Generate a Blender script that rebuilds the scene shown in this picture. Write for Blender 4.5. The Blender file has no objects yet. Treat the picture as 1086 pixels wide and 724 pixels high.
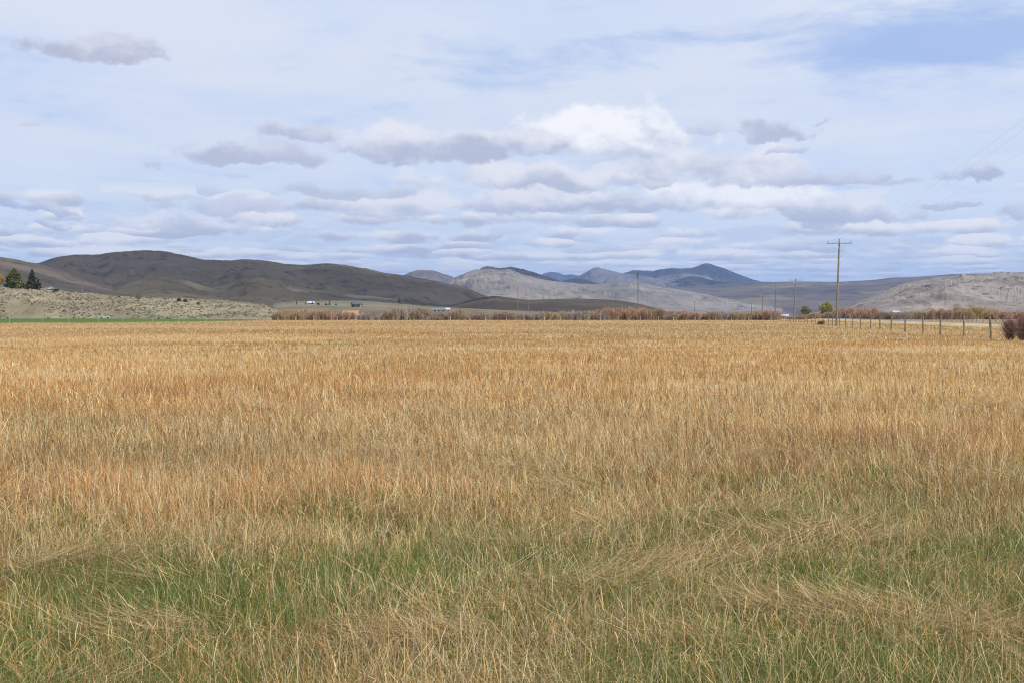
import bpy, math, random
import numpy as np
R = math.radians
random.seed(7); rng = np.random.default_rng(11)
S = bpy.context.scene
COL = S.collection
F = 1364.0; CX = 543.0; HY = 334.5; CAMZ = 1.6

# ------------------------------------------------------------------ helpers
def PX(px, d): return (px-CX)/F*d                 # lateral metres of an image column at distance d
def PZ(py, d): return CAMZ + (HY-py)/F*d          # height in metres of an image row at distance d

def link(o, parent=None):
    COL.objects.link(o)
    if parent is not None: o.parent = parent
    return o

def tag(o, label=None, cat=None, group=None, kind=None):
    if label: o['label'] = label
    if cat: o['category'] = cat
    if group: o['group'] = group
    if kind: o['kind'] = kind
    return o

def empty(name, loc, rz=0):
    o = bpy.data.objects.new(name, None); o.location = loc; o.rotation_euler = (0, 0, rz)
    o.empty_display_size = .3
    return link(o)

def mesh_np(name, V, T, mat, parent=None, cols=None, smooth=False):
    """V (n,3), T (m,3) or (m,4) int array."""
    me = bpy.data.meshes.new(name)
    V = np.asarray(V, np.float32); T = np.asarray(T, np.int32)
    k = T.shape[1]
    me.vertices.add(len(V)); me.vertices.foreach_set('co', V.ravel())
    me.loops.add(T.size); me.loops.foreach_set('vertex_index', T.ravel())
    me.polygons.add(len(T))
    me.polygons.foreach_set('loop_start', np.arange(0, T.size, k, dtype=np.int32))
    me.polygons.foreach_set('loop_total', np.full(len(T), k, np.int32))
    me.update(calc_edges=True)
    if cols is not None:
        a = me.color_attributes.new('tint', 'FLOAT_COLOR', 'POINT')
        c = np.ones((len(V), 4), np.float32); c[:, :3] = cols
        a.data.foreach_set('color', c.ravel())
    if smooth: me.polygons.foreach_set('use_smooth', np.ones(len(T), bool))
    me.materials.append(mat)
    o = bpy.data.objects.new(name, me)
    return link(o, parent)

class MB:
    """collects solid pieces, builds ONE mesh object"""
    def __init__(s): s.v = []; s.f = []
    def add(s, vs, fs):
        n = len(s.v); s.v += [tuple(map(float, v)) for v in vs]; s.f += [tuple(i+n for i in f) for f in fs]; return s
    def box(s, c, d, bev=0.0, rz=0):
        x, y, z = c; a, b, h = d[0]/2, d[1]/2, d[2]/2
        e = min(bev, a*.9, b*.9)
        ring = [(-a+e, -b), (a-e, -b), (a, -b+e), (a, b-e), (a-e, b), (-a+e, b), (-a, b-e), (-a, -b+e)] if e > 0 else [(-a, -b), (a, -b), (a, b), (-a, b)]
        ca, sa = math.cos(rz), math.sin(rz)
        ring = [(p*ca-q*sa, p*sa+q*ca) for p, q in ring]
        n = len(ring)
        vs = [(x+p, y+q, z-h) for p, q in ring]+[(x+p, y+q, z+h) for p, q in ring]
        fs = [(i, (i+1) % n, n+(i+1) % n, n+i) for i in range(n)]+[tuple(range(n-1, -1, -1)), tuple(range(n, 2*n))]
        return s.add(vs, fs)
    def tube(s, pts, rads, n=8):
        rings = []
        P = [np.array(p, float) for p in pts]
        for i, p in enumerate(P):
            t = P[min(i+1, len(P)-1)]-P[max(i-1, 0)]; t /= max(np.linalg.norm(t), 1e-9)
            u = np.cross(t, (0, 0, 1.)) if abs(t[2]) < .9 else np.cross(t, (0, 1., 0)); u /= np.linalg.norm(u); w = np.cross(t, u)
            r = rads[i] if hasattr(rads, '__len__') else rads
            rings.append([p+r*(math.cos(a)*u+math.sin(a)*w) for a in [2*math.pi*k/n for k in range(n)]])
        vs = [v for r_ in rings for v in r_]
        fs = []
        for i in range(len(P)-1):
            for k in range(n):
                fs.append((i*n+k, i*n+(k+1) % n, (i+1)*n+(k+1) % n, (i+1)*n+k))
        fs += [tuple(range(n-1, -1, -1)), tuple((len(P)-1)*n+k for k in range(n))]
        return s.add(vs, fs)
    def build(s, name, mat, parent=None, smooth=False):
        me = bpy.data.meshes.new(name); me.from_pydata(s.v, [], s.f); me.materials.append(mat)
        if smooth: me.polygons.foreach_set('use_smooth', [True]*len(me.polygons))
        return link(bpy.data.objects.new(name, me), parent)

def copy_tree(o, parent=None):
    c = o.copy(); COL.objects.link(c)
    if parent is not None: c.parent = parent
    for ch in list(o.children): copy_tree(ch, c)
    return c

# numpy noise
_tab = rng.random((8, 256, 256)).astype(np.float64)
def vn(x, y, k=0):
    x = np.asarray(x, float); y = np.asarray(y, float)
    xi = np.floor(x).astype(np.int64); yi = np.floor(y).astype(np.int64)
    fx = x-xi; fy = y-yi; fx = fx*fx*fx*(fx*(fx*6-15)+10); fy = fy*fy*fy*(fy*(fy*6-15)+10)
    t = _tab[k % 8]; a = xi & 255; b = yi & 255; a1 = (xi+1) & 255; b1 = (yi+1) & 255
    return (t[a, b]*(1-fx)+t[a1, b]*fx)*(1-fy)+(t[a, b1]*(1-fx)+t[a1, b1]*fx)*fy
def fbm(x, y, o=4, k=0, g=.5):
    s = 0; a = 1; n = 0
    for i in range(o):
        s = s+a*vn(x*2**i+17.3*i, y*2**i+9.1*i, k+i); n += a; a *= g
    return s/n
def ridged(x, y, o=5, k=0, g=.5):
    s = 0; a = 1; n = 0
    for i in range(o):
        s = s+a*(1-np.abs(2*vn(x*2.03**i+31.7*i, y*2.03**i+5.3*i, k+i)-1)); n += a; a *= g
    return s/n
def sst(a, b, x):
    t = np.clip((x-a)/(b-a), 0, 1); return t*t*(3-2*t)

# ------------------------------------------------------------------ material helper
class NT:
    def __init__(s, tree): s.t = tree; s.n = tree.nodes; s.l = tree.links
    def new(s, ty, **kw):
        n = s.n.new(ty)
        for k, v in kw.items():
            if k.startswith('_'): setattr(n, k[1:], v)
            else:
                key = int(k[1:]) if k[0] == 'i' and k[1:].isdigit() else k.replace('__', ' ')
                s.put(n.inputs[key], v)
        return n
    def put(s, inp, v):
        if isinstance(v, bpy.types.NodeSocket): s.l.new(v, inp)
        elif hasattr(v, '__len__') and inp.type == 'RGBA' and len(v) == 3: inp.default_value = (*v, 1)
        else: inp.default_value = v
    def m(s, op, a, b=None, c=None, clamp=False):
        n = s.n.new('ShaderNodeMath'); n.operation = op; n.use_clamp = clamp
        s.put(n.inputs[0], a)
        if b is not None: s.put(n.inputs[1], b)
        if c is not None: s.put(n.inputs[2], c)
        return n.outputs[0]
    def ss(s, v, a, b, x=0., y=1.):
        n = s.n.new('ShaderNodeMapRange'); n.interpolation_type = 'SMOOTHSTEP'
        s.put(n.inputs[0], v); n.inputs[1].default_value = a; n.inputs[2].default_value = b; n.inputs[3].default_value = x; n.inputs[4].default_value = y
        return n.outputs[0]
    def mix(s, f, a, b, bt='MIX'):
        n = s.n.new('ShaderNodeMix'); n.data_type = 'RGBA'; n.blend_type = bt
        s.put(n.inputs[0], f); s.put(n.inputs[6], a); s.put(n.inputs[7], b); return n.outputs[2]
    def noise(s, vec, scale, det=4, rough=.55, dist=0., col=False):
        n = s.n.new('ShaderNodeTexNoise'); s.put(n.inputs['Vector'], vec)
        n.inputs['Scale'].default_value = scale; n.inputs['Detail'].default_value = det
        n.inputs['Roughness'].default_value = rough; n.inputs['Distortion'].default_value = dist
        return n.outputs['Color' if col else 'Fac']
    def map(s, vec, sc=(1, 1, 1), loc=(0, 0, 0)):
        n = s.n.new('ShaderNodeMapping'); s.put(n.inputs['Vector'], vec)
        n.inputs['Scale'].default_value = sc; n.inputs['Location'].default_value = loc; return n.outputs[0]

def mat(name, fn=None, col=None, rough=.9, metal=0, spec=.3):
    m_ = bpy.data.materials.new(name); m_.use_nodes = True
    t = NT(m_.node_tree); b = m_.node_tree.nodes['Principled BSDF']
    b.inputs['Roughness'].default_value = rough; b.inputs['Metallic'].default_value = metal
    b.inputs['Specular IOR Level'].default_value = spec
    if col is not None: b.inputs['Base Color'].default_value = (*col, 1)
    if fn: fn(t, b)
    return m_

def worn(a, b_, scale=3., stretch=(1, 1, 1)):
    def fn(t, b):
        tc = t.new('ShaderNodeTexCoord').outputs['Object']
        n = t.noise(t.map(tc, stretch), scale, 6, .65)
        t.put(b.inputs['Base Color'], t.mix(t.ss(n, .3, .7), a, b_))
    return fn

def tint_mat(name, transl=.25, vary=.25):
    m_ = bpy.data.materials.new(name); m_.use_nodes = True
    t = NT(m_.node_tree); t.n.clear()
    a = t.new('ShaderNodeAttribute', _attribute_name='tint').outputs['Color']
    g = t.new('ShaderNodeNewGeometry')
    n = t.noise(g.outputs['Position'], 9., 2)
    c = t.mix(t.ss(n, .3, .7), t.mix(1., a, (1-vary,)*3, 'MULTIPLY'), a)
    d = t.new('ShaderNodeBsdfDiffuse', Color=c); tr = t.new('ShaderNodeBsdfTranslucent', Color=t.mix(1., c, (1., .90, .72), 'MULTIPLY'))
    mx = t.new('ShaderNodeMixShader', i0=transl, i1=d.outputs[0], i2=tr.outputs[0])
    o = t.new('ShaderNodeOutputMaterial', Surface=mx.outputs[0])
    return m_

M = {}
M['blade'] = tint_mat('dry_grass_blades', .30, .2)
M['leaf'] = tint_mat('leaf_clusters', .25, .3)
M['twig'] = tint_mat('bare_twigs', .10, .3)
M['wood'] = mat('weathered_pole_wood', worn((.12, .095, .078), (.29, .245, .20), 2., (12, 12, .6)), rough=.85)
M['postwood'] = mat('grey_fence_post_wood', worn((.08, .066, .05), (.27, .23, .175), 2.5, (14, 14, 1)), rough=.9)
M['bark'] = mat('bark', worn((.07, .05, .04), (.16, .12, .09), 5., (3, 3, 1)))
M['arm'] = mat('pale_crossarm_wood', worn((.22, .18, .14), (.34, .29, .23), 3., (1, 8, 8)))
M['insul'] = mat('brown_glazed_insulator', col=(.10, .085, .08), rough=.25, spec=.5)
M['steel'] = mat('galvanised_steel', worn((.28, .29, .30), (.42, .43, .44), 4.), rough=.5, metal=.6)
M['wire'] = mat('aluminium_wire', col=(.20, .20, .21), rough=.5, metal=.5)
M['can'] = mat('pale_transformer_paint', worn((.62, .63, .62), (.74, .75, .74), 6.), rough=.4)
M['mast'] = mat('dark_mast_steel', worn((.09, .095, .105), (.17, .17, .18), 2.), rough=.6)
M['white'] = mat('white_siding', worn((.30, .30, .29), (.46, .46, .44), 2.), rough=.7)
M['whiteroof'] = mat('pale_metal_roof', worn((.42, .46, .52), (.56, .60, .65), 1.), rough=.4, metal=.2)
M['greenroof'] = mat('green_grey_roof', worn((.13, .15, .14), (.19, .21, .195), 2.), rough=.6)
M['blueroof'] = mat('blue_grey_roof', worn((.06, .07, .08), (.10, .115, .125), 2.), rough=.5)
M['dark'] = mat('dark_timber_wall', worn((.025, .02, .018), (.07, .06, .05), 3.))
M['rust'] = mat('rusted_sheet', worn((.36, .17, .09), (.52, .32, .20), 2.), rough=.8)
M['glass'] = mat('window_glass', col=(.03, .04, .05), rough=.08, spec=.6)
M['asphalt'] = mat('old_grey_asphalt', worn((.13, .13, .135), (.20, .195, .19), .8), rough=.85)
M['paint'] = mat('white_road_paint', worn((.45, .45, .43), (.68, .68, .66), 4.), rough=.7)
M['sage'] = tint_mat('sagebrush', .05, .35)

# ------------------------------------------------------------------ camera
cam = bpy.data.cameras.new('camera'); co = bpy.data.objects.new('camera', cam); COL.objects.link(co)
cam.sensor_width = 36; cam.lens = F/1086*36; cam.clip_start = .1; cam.clip_end = 200000
co.location = (0, 0, CAMZ); co.rotation_euler = (R(90)-math.atan((362-HY)/F), 0, 0)
S.camera = co

# ------------------------------------------------------------------ sun and sky
SUN_EL, SUN_AZ = 50., 128.      # azimuth clockwise from the viewing direction (+Y)
sd = (math.cos(R(SUN_EL))*math.sin(R(SUN_AZ)), math.cos(R(SUN_EL))*math.cos(R(SUN_AZ)), math.sin(R(SUN_EL)))
L = bpy.data.lights.new('sun', 'SUN'); L.energy = 5.0; L.angle = R(.5); L.color = (1, .955, .89)
lo = bpy.data.objects.new('sun', L); COL.objects.link(lo); lo.location = (50, -30, 80)
from mathutils import Vector
lo.rotation_euler = Vector(sd).to_track_quat('Z', 'Y').to_euler()

W = bpy.data.worlds.new('World'); S.world = W; W.use_nodes = True
t = NT(W.node_tree); t.n.clear()
SKY = .10
sky = t.new('ShaderNodeTexSky', _sky_type='NISHITA', _sun_disc=False, _sun_elevation=R(SUN_EL), _sun_rotation=R(SUN_AZ))
sky.altitude = 1700; sky.air_density = 1.; sky.dust_density = .6; sky.ozone_density = 1.2
tc = t.new('ShaderNodeTexCoord').outputs['Generated']
sp = t.new('ShaderNodeSeparateXYZ', Vector=tc)
X, Y, Z = sp.outputs
az = t.m('ARCTAN2', X, Y)
hor = t.m('SQRT', t.m('ADD', t.m('MULTIPLY', X, X), t.m('MULTIPLY', Y, Y)))
el = t.m('DIVIDE', Z, t.m('MAXIMUM', hor, .05))
uv = t.new('ShaderNodeCombineXYZ', X=az, Y=el).outputs[0]
# plane coordinates of a cloud sheet overhead
zz = t.m('ADD', t.m('MAXIMUM', Z, 0.), .012)
pl = t.new('ShaderNodeCombineXYZ', X=t.m('DIVIDE', X, zz), Y=t.m('DIVIDE', Y, zz)).outputs[0]
def U(px): return math.atan((px-CX)/F)
def Vv(px, py): return (HY-py)/F*math.cos(U(px))
def srgb(r, g, b):
    f = lambda c: (c/255/12.92 if c/255 <= .04045 else ((c/255+.055)/1.055)**2.4)
    return (f(r), f(g), f(b))
K = 1/SKY
def emis(r, g, b, k=1.): return tuple(c*K*k*1.12 for c in srgb(r, g, b))
nA = t.noise(t.map(uv, (1, 1.35, 1), (3.1, 1.7, 0)), 26., 8, .58, .15)
nB = t.noise(t.map(uv, (1, 1.6, 1), (9.1, 4.7, 2)), 17., 7, .58, .2)
nC = t.noise(t.map(uv, (1, 1.5, 1), (5.1, 8.7, 1)), 48., 5, .55)
# blue ground of the sky: the physical sky, a little lifted towards the horizon by thin veil
blue = t.mix(.72, sky.outputs[0], emis(150, 182, 238))
ve1 = t.noise(t.map(uv, (1, 3.8, 1), (2.3, .4, 0)), 8.5, 8, .60, .3)
ve2 = t.noise(t.map(pl, (.8, .45, 1), (1.3, 5.4, 0)), 1.1, 6, .62, .3)
def gauss(px, py, rx, ry):
    a = t.m('DIVIDE', t.m('SUBTRACT', az, U(px)), rx/F); b = t.m('DIVIDE', t.m('SUBTRACT', el, Vv(px, py)), ry/F)
    q = t.m('ADD', t.m('MULTIPLY', a, a), t.m('MULTIPLY', b, b))
    return t.m('EXPONENT', t.m('MULTIPLY', q, -1.))
hole = t.m('ADD', t.m('MULTIPLY', gauss(1010, 36, 200, 44), .22), t.m('MULTIPLY', gauss(690, 62, 230, 26), .10))
hole = t.m('ADD', hole, t.m('MULTIPLY', gauss(410, 72, 150, 22), .09))
hole = t.m('ADD', hole, t.m('MULTIPLY', gauss(90, 218, 60, 16), .10))
v = t.m('SUBTRACT', t.m('ADD', t.m('MULTIPLY', ve1, .62), t.m('MULTIPLY', ve2, .38)), hole)
veil = t.ss(v, .24, .46, .30, .96)
# high overhead, far outside the picture, the veil thins out
veil = t.m('MULTIPLY', veil, t.ss(el, .28, .9, 1., .22))
vcol = t.mix(t.ss(ve2, .35, .65), emis(205, 217, 238), emis(219, 225, 237))
vcol = t.mix(t.ss(el, .03, .16, 1., 0.), vcol, emis(213, 226, 242))
c = t.mix(veil, blue, vcol)
# low stratocumulus deck in rows near the horizon
dk = t.noise(t.map(pl, (1.0, .34, 1), (.3, 2.2, 0)), .62, 8, .60, .15)
dk2 = t.noise(t.map(pl, (1.0, .34, 1), (.3, 2.56, 0)), .62, 8, .60, .15)
row = t.noise(t.map(uv, (1, 4.2, 1), (4.4, 2., 0)), 15., 8, .58, .15)
row2 = t.noise(t.map(uv, (1, 4.2, 1), (4.4, 2.016, 0)), 15., 8, .58, .15)
dens = t.m('ADD', t.m('MULTIPLY', dk, .35), t.m('MULTIPLY', row, .65))
cover = t.ss(el, .052, .098, 1., 0.)
da = t.m('MULTIPLY', t.m('MULTIPLY', t.ss(t.m('ADD', dens, t.m('MULTIPLY', cover, .16)), .46, .68), cover), .35)
lit = t.m('ADD', t.m('MULTIPLY', t.m('SUBTRACT', row, row2), 6.5), t.m('MULTIPLY', t.m('SUBTRACT', nC, .5), .9))
dcol = t.mix(t.ss(lit, -.40, .40), emis(172, 183, 207), emis(226, 227, 231))
dcol = t.mix(t.ss(el, .02, .045, .55, 0.), dcol, emis(186, 202, 226))
c = t.mix(da, c, dcol)
# individual clouds (flat bases, lit tops) by direction
g = bpy.data.node_groups.new('cloud_puff', 'ShaderNodeTree')
for nm, ty in [('Base', 'NodeSocketColor'), ('U', 'NodeSocketFloat'), ('V', 'NodeSocketFloat'), ('N', 'NodeSocketFloat'), ('N2', 'NodeSocketFloat'), ('CU', 'NodeSocketFloat'), ('CV', 'NodeSocketFloat'), ('RU', 'NodeSocketFloat'), ('RV', 'NodeSocketFloat'), ('Amt', 'NodeSocketFloat'), ('White', 'NodeSocketFloat'), ('Top', 'NodeSocketColor'), ('Bottom', 'NodeSocketColor')]:
    g.interface.new_socket(nm, in_out='INPUT', socket_type=ty)
g.interface.new_socket('Color', in_out='OUTPUT', socket_type='NodeSocketColor')
q = NT(g); gi = q.n.new('NodeGroupInput').outputs; go = q.n.new('NodeGroupOutput')
a = q.m('DIVIDE', q.m('SUBTRACT', gi['U'], gi['CU']), gi['RU'])
b0 = q.m('DIVIDE', q.m('SUBTRACT', gi['V'], gi['CV']), gi['RV'])
b1 = q.m('MULTIPLY', b0, q.ss(b0, -.25, .05, 2.1, 1.))
r2 = q.m('ADD', q.m('MULTIPLY', a, a), q.m('MULTIPLY', b1, b1))
f_ = q.m('ADD', q.m('SUBTRACT', 1., r2), q.m('MULTIPLY', q.m('SUBTRACT', gi['N'], .5), 3.4))
al = q.m('MULTIPLY', q.ss(f_, -.1, .75), gi['Amt'])
sh = q.m('ADD', q.m('ADD', q.m('MULTIPLY', b0, 1.1), q.m('MULTIPLY', q.m('SUBTRACT', gi['N2'], .5), 3.4)), q.m('ADD', gi['White'], q.m('MULTIPLY', a, .12)))
cc = q.mix(q.ss(sh, -.35, .75), gi['Bottom'], gi['Top'])
q.l.new(q.mix(al, gi['Base'], cc), go.inputs[0])
wc = t.noise(t.map(uv, (1, 1.3, 1), (.7, 6.1, 0)), 17., 6, .62, 0., True)
wsp = t.new('ShaderNodeSeparateColor', Color=wc)
azw = t.m('ADD', az, t.m('MULTIPLY', t.m('SUBTRACT', wsp.outputs[0], .5), 120/F))
elw = t.m('ADD', el, t.m('MULTIPLY', t.m('SUBTRACT', wsp.outputs[1], .5), 48/F))
GREY = emis(183, 189, 208); GREY2 = emis(190, 197, 214); WHT = emis(246, 246, 248); CRM = emis(232, 232, 238); MID = emis(208, 212, 226)
# far deck: cell after cell of small flat-based clouds in rows that close up towards the horizon
def cells(c, sx, sy, off, e0, e1, amt, has, top, bot, wb=0.):
    lt = t.m('LOGARITHM', t.m('ADD', t.m('MAXIMUM', t.m('ADD', el, t.m('MULTIPLY', t.m('SUBTRACT', wsp.outputs[1], .5), 9/F)), .0005), .012), math.e)
    sc = t.new('ShaderNodeCombineXYZ', X=t.m('MULTIPLY', azw, sx), Y=t.m('MULTIPLY', lt, sy), Z=off).outputs[0]
    vo = t.new('ShaderNodeTexVoronoi', _voronoi_dimensions='2D', Vector=sc, Scale=1., Randomness=.85)
    dd = t.new('ShaderNodeVectorMath', _operation='SUBTRACT', i0=sc, i1=vo.outputs['Position']).outputs[0]
    ds = t.new('ShaderNodeSeparateXYZ', Vector=dd).outputs
    cs = t.new('ShaderNodeSeparateColor', Color=vo.outputs['Color']).outputs
    al = t.ss(t.m('ADD', t.m('SUBTRACT', .62, vo.outputs['Distance']), t.m('MULTIPLY', t.m('SUBTRACT', nA, .5), 2.0)), -.02, .34)
    al = t.m('MULTIPLY', al, t.m('MULTIPLY', t.ss(cs[0], has-.15, has+.15), amt))
    al = t.m('MULTIPLY', al, t.m('MULTIPLY', t.ss(el, e0[0], e0[1]), t.ss(el, e1[0], e1[1], 1., 0.)))
    sh = t.m('ADD', t.m('ADD', t.m('MULTIPLY', ds[1], 1.5), t.m('MULTIPLY', t.m('SUBTRACT', nB, .5), 2.6)), t.m('ADD', wb, t.m('MULTIPLY', t.m('SUBTRACT', cs[1], .5), .7)))
    return t.mix(al, c, t.mix(t.ss(sh, -.45, .55), bot, top))
c = cells(c, 27., 10., 0., (.0, .01), (.045, .062), .85, .15, emis(238, 237, 238), emis(182, 191, 209))
c = cells(c, 16., 7.2, 3., (.030, .045), (.082, .104), .9, .22, emis(242, 240, 240), emis(181, 187, 204), .12)
puffs = [ # px, py, rx, ry, amount, white bias, top, bottom
 (880, 227, 115, 19, .9, .0, CRM, GREY), (740, 215, 160, 23, .9, .22, WHT, GREY2), (570, 218, 150, 22, .95, .2, CRM, GREY),
 (430, 226, 80, 16, .8, .05, CRM, GREY2), (250, 221, 75, 15, .85, .0, MID, GREY2), (220, 236, 90, 10, .7, .3, CRM, GREY2), (365, 207, 72, 15, .9, -.1, MID, GREY2),
 (30, 220, 62, 9, .9, -.25, MID, emis(170, 184, 212)), (58, 236, 24, 6, .8, -.3, MID, emis(170, 184, 212)),
 (600, 194, 190, 23, .95, .2, CRM, GREY), (760, 180, 130, 33, .95, .2, CRM, GREY2), (872, 193, 72, 12, .9, -.12, MID, GREY),
 (632, 152, 108, 46, 1., .28, WHT, GREY2), (505, 163, 110, 26, 1., -.1, CRM, GREY), (405, 155, 80, 27, .95, .12, CRM, GREY),
 (258, 166, 92, 19, .95, -.2, MID, GREY), (318, 144, 46, 15, .9, -.12, MID, GREY), (262, 190, 18, 6, .4, -.3, MID, GREY),
 (820, 140, 42, 12, .95, -.3, MID, GREY), (742, 142, 28, 12, .55, -.3, MID, GREY), (826, 158, 24, 6, .7, -.12, MID, emis(180, 190, 214)), (860, 133, 16, 4, .6, -.3, MID, GREY),
 (1028, 189, 38, 12, .95, -.12, MID, emis(176, 185, 210)), (1010, 217, 24, 7, .8, -.3, MID, GREY), (1086, 222, 34, 10, .8, -.25, MID, GREY), (955, 197, 30, 5, .6, -.3, MID, GREY),
 (97, 57, 66, 24, .92, -.15, emis(212, 214, 226), emis(180, 184, 204)), (35, 130, 14, 7, .3, -.3, MID, GREY), (160, 176, 10, 4, .5, -.3, MID, GREY),
]
for (px, py, rx, ry, am, wb, top, bot) in puffs:
    n = t.n.new('ShaderNodeGroup'); n.node_tree = g
    for k_, v_ in dict(Base=c, U=azw, V=elw, N=nA, N2=nB, CU=U(px), CV=Vv(px, py), RU=rx/F, RV=ry/F, Amt=am, White=wb, Top=(*top, 1), Bottom=(*bot, 1)).items():
        t.put(n.inputs[k_], v_)
    c = n.outputs[0]
bg = t.new('ShaderNodeBackground', Color=c, Strength=SKY)
t.new('ShaderNodeOutputWorld', Surface=bg.outputs[0])
try: W.cycles.sampling_method = 'MANUAL'; W.cycles.sample_map_resolution = 1024
except Exception: pass

# ------------------------------------------------------------------ ground
def gz(x, y):
    x = np.asarray(x, float); y = np.asarray(y, float)
    d = np.hypot(x, y)
    amp = sst(2, 6, d)*(1-sst(45, 160, d))
    z = (fbm(x/9+3, y/11+8, 3, 2)-.5)*.34+(fbm(x/1.3, y/1.3, 2, 5)-.5)*.10+(fbm(x/60, y/50, 2, 4)-.5)*.3*sst(25, 80, d)
    return z*amp
nr, na = 420, 520
rr = np.concatenate([[0.], np.geomspace(1.2, 45000, nr-1)])
aa = np.concatenate([np.linspace(-.62, .62, 401)[:-1], np.linspace(.62, 2*math.pi-.62, na-400+1)[:-1]])
RR, AA = np.meshgrid(rr, aa, indexing='ij')
gx, gy = RR*np.sin(AA), RR*np.cos(AA)
V = np.stack([gx, gy, gz(gx, gy)], -1).reshape(-1, 3)
i = np.arange(nr-1)[:, None]; j = np.arange(na)[None, :]
T = np.stack([i*na+j, (i+1)*na+j, (i+1)*na+(j+1) % na, i*na+(j+1) % na], -1).reshape(-1, 4)
def fn_ground(t, b):
    P = t.new('ShaderNodeNewGeometry').outputs['Position']
    sep = t.new('ShaderNodeSeparateXYZ', Vector=P)
    n1 = t.noise(t.map(P, (.012, .030, 1)), 1., 5, .6)
    n2 = t.noise(t.map(P, (.2, .6, 1)), 1., 5, .7)
    n3 = t.noise(P, 14., 4, .7)
    c = t.mix(t.ss(n1, .35, .65), (.44, .32, .165), (.52, .41, .24))
    c = t.mix(t.ss(n2, .35, .7), c, (.38, .26, .13))
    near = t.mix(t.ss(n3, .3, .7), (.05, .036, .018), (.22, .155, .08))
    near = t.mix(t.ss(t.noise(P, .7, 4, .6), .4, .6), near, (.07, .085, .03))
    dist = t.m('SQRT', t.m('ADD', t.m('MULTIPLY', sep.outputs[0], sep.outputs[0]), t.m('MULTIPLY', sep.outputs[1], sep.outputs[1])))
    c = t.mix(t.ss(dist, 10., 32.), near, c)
    far = t.mix(t.ss(t.noise(t.map(P, (.0012, .003, 1)), 1., 6, .6), .35, .65), (.155, .145, .115), (.215, .185, .14))
    c = t.mix(t.ss(dist, 430., 620.), c, far)
    t.put(b.inputs['Base Color'], c)
    t.put(b.inputs['Normal'], t.new('ShaderNodeBump', Strength=.6, Distance=.1, Height=n2).outputs[0])
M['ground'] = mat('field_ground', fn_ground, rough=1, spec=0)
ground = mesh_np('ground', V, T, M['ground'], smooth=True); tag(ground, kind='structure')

# green lawn strip on the left, beyond the dry field
def fn_lawn(t, b):
    P = t.new('ShaderNodeNewGeometry').outputs['Position']
    n = t.noise(t.map(P, (.02, .05, 1)), 1., 5, .6)
    t.put(b.inputs['Base Color'], t.mix(t.ss(n, .35, .65), (.060, .120, .035), (.105, .165, .05)))
M['lawn'] = mat('irrigated_grass', fn_lawn, rough=1, spec=0)
xs = np.linspace(0, 1, 40)
lv = []; lf = []
for k_, s_ in enumerate(xs):
    px = -60+s_*(292+60)
    d0 = 268+140*s_**2.5+8*math.sin(px*.05); d1 = 640-200*s_**3
    if d1 < d0+4: d1 = d0+4
    for q_ in range(7):
        d = d0+(d1-d0)*q_/6; lv.append((PX(px, d), d, .05+float(gz(PX(px, d), d))))
for k_ in range(39):
    for q_ in range(6):
        a_ = k_*7+q_; lf.append((a_, a_+7, a_+8, a_+1))
lawn = mesh_np('lawn', lv, lf, M['lawn'], smooth=True); tag(lawn, kind='structure')

# ------------------------------------------------------------------ hills
def prof(pts):
    p = np.array(pts, float)
    def f(px):
        # smooth the polyline a little
        s = 0
        for o_, w_ in ((-5, .12), (-2.5, .2), (0, .36), (2.5, .2), (5, .12)): s = s+w_*np.interp(px+o_, p[:, 0], p[:, 1])
        return s
    return f
HF = {}
def hill(name, pts, dcrest, dfront, dback, material, amp=.25, freq=1., rough=.012, seed=0, nx=500, nt=150, shape=1.0, bow=0., smooth=True):
    P_ = prof(pts)
    x0, x1 = pts[0][0], pts[-1][0]
    px = np.linspace(x0, x1, nx)
    hgt = np.maximum((HY-P_(px))/F*dcrest+CAMZ, 0.)
    t_ = np.linspace(0, 1.6, nt)
    hh, tt = np.meshgrid(hgt, t_, indexing='ij'); pp = np.meshgrid(px, t_, indexing='ij')[0]
    dc = dcrest*(1+bow*(fbm(pp/90+seed, pp*0+seed*3.3, 3, seed)-.5))
    D = np.where(tt <= 1, dfront+(dc-dfront)*tt, dc+(dback-dc)*(tt-1)/.6)
    hh = np.maximum(((HY-P_(pp))/F*dc+CAMZ), 0)
    s_ = np.where(tt <= 1, np.sin(np.clip(tt, 0, 1)*math.pi/2)**shape, np.cos(np.clip((tt-1)/.6, 0, 1)*math.pi/2)**1.3)
    wx = (pp-CX)/F*D
    Hm = hgt.max()
    L_ = max(Hm, 20)*2.2/freq
    wq = fbm(wx/L_/1.4+seed, D/L_/1.4+2*seed, 3, seed+1)-.5
    rg = ridged(wx/L_*1.05+1.3*wq+seed*7, D/L_*.42+.9*wq+seed*3, 6, seed, .52)
    mid = np.sin(np.clip(tt, 0, 1)*math.pi)**.8*np.where(tt > 1, 0, 1)
    z = hh*s_*(1-amp*mid)+amp*hh*mid*(rg-.42)*1.55
    z = z+hh*rough*(fbm(wx/L_*9, D/L_*9, 4, seed+2, .6)-.5)*2*np.clip(tt*2, 0, 1)
    z = z-2.0*(tt < .01)-2.0*(tt > 1.58)
    z = np.maximum(z, -2.5)
    V = np.stack([wx, D, z], -1).reshape(-1, 3)
    i = np.arange(nx-1)[:, None]; j = np.arange(nt-1)[None, :]
    T = np.stack([i*nt+j, (i+1)*nt+j, (i+1)*nt+j+1, i*nt+j+1], -1).reshape(-1, 4)
    o = mesh_np(name, V, T, material, smooth=smooth); tag(o, kind='structure')
    HF[name] = (px, t_, z, D, dfront)
    def zat(qx, d):
        k = int(np.argmin(abs(px-qx))); return float(np.interp(d, D[k], z[k]))
    return zat

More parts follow.
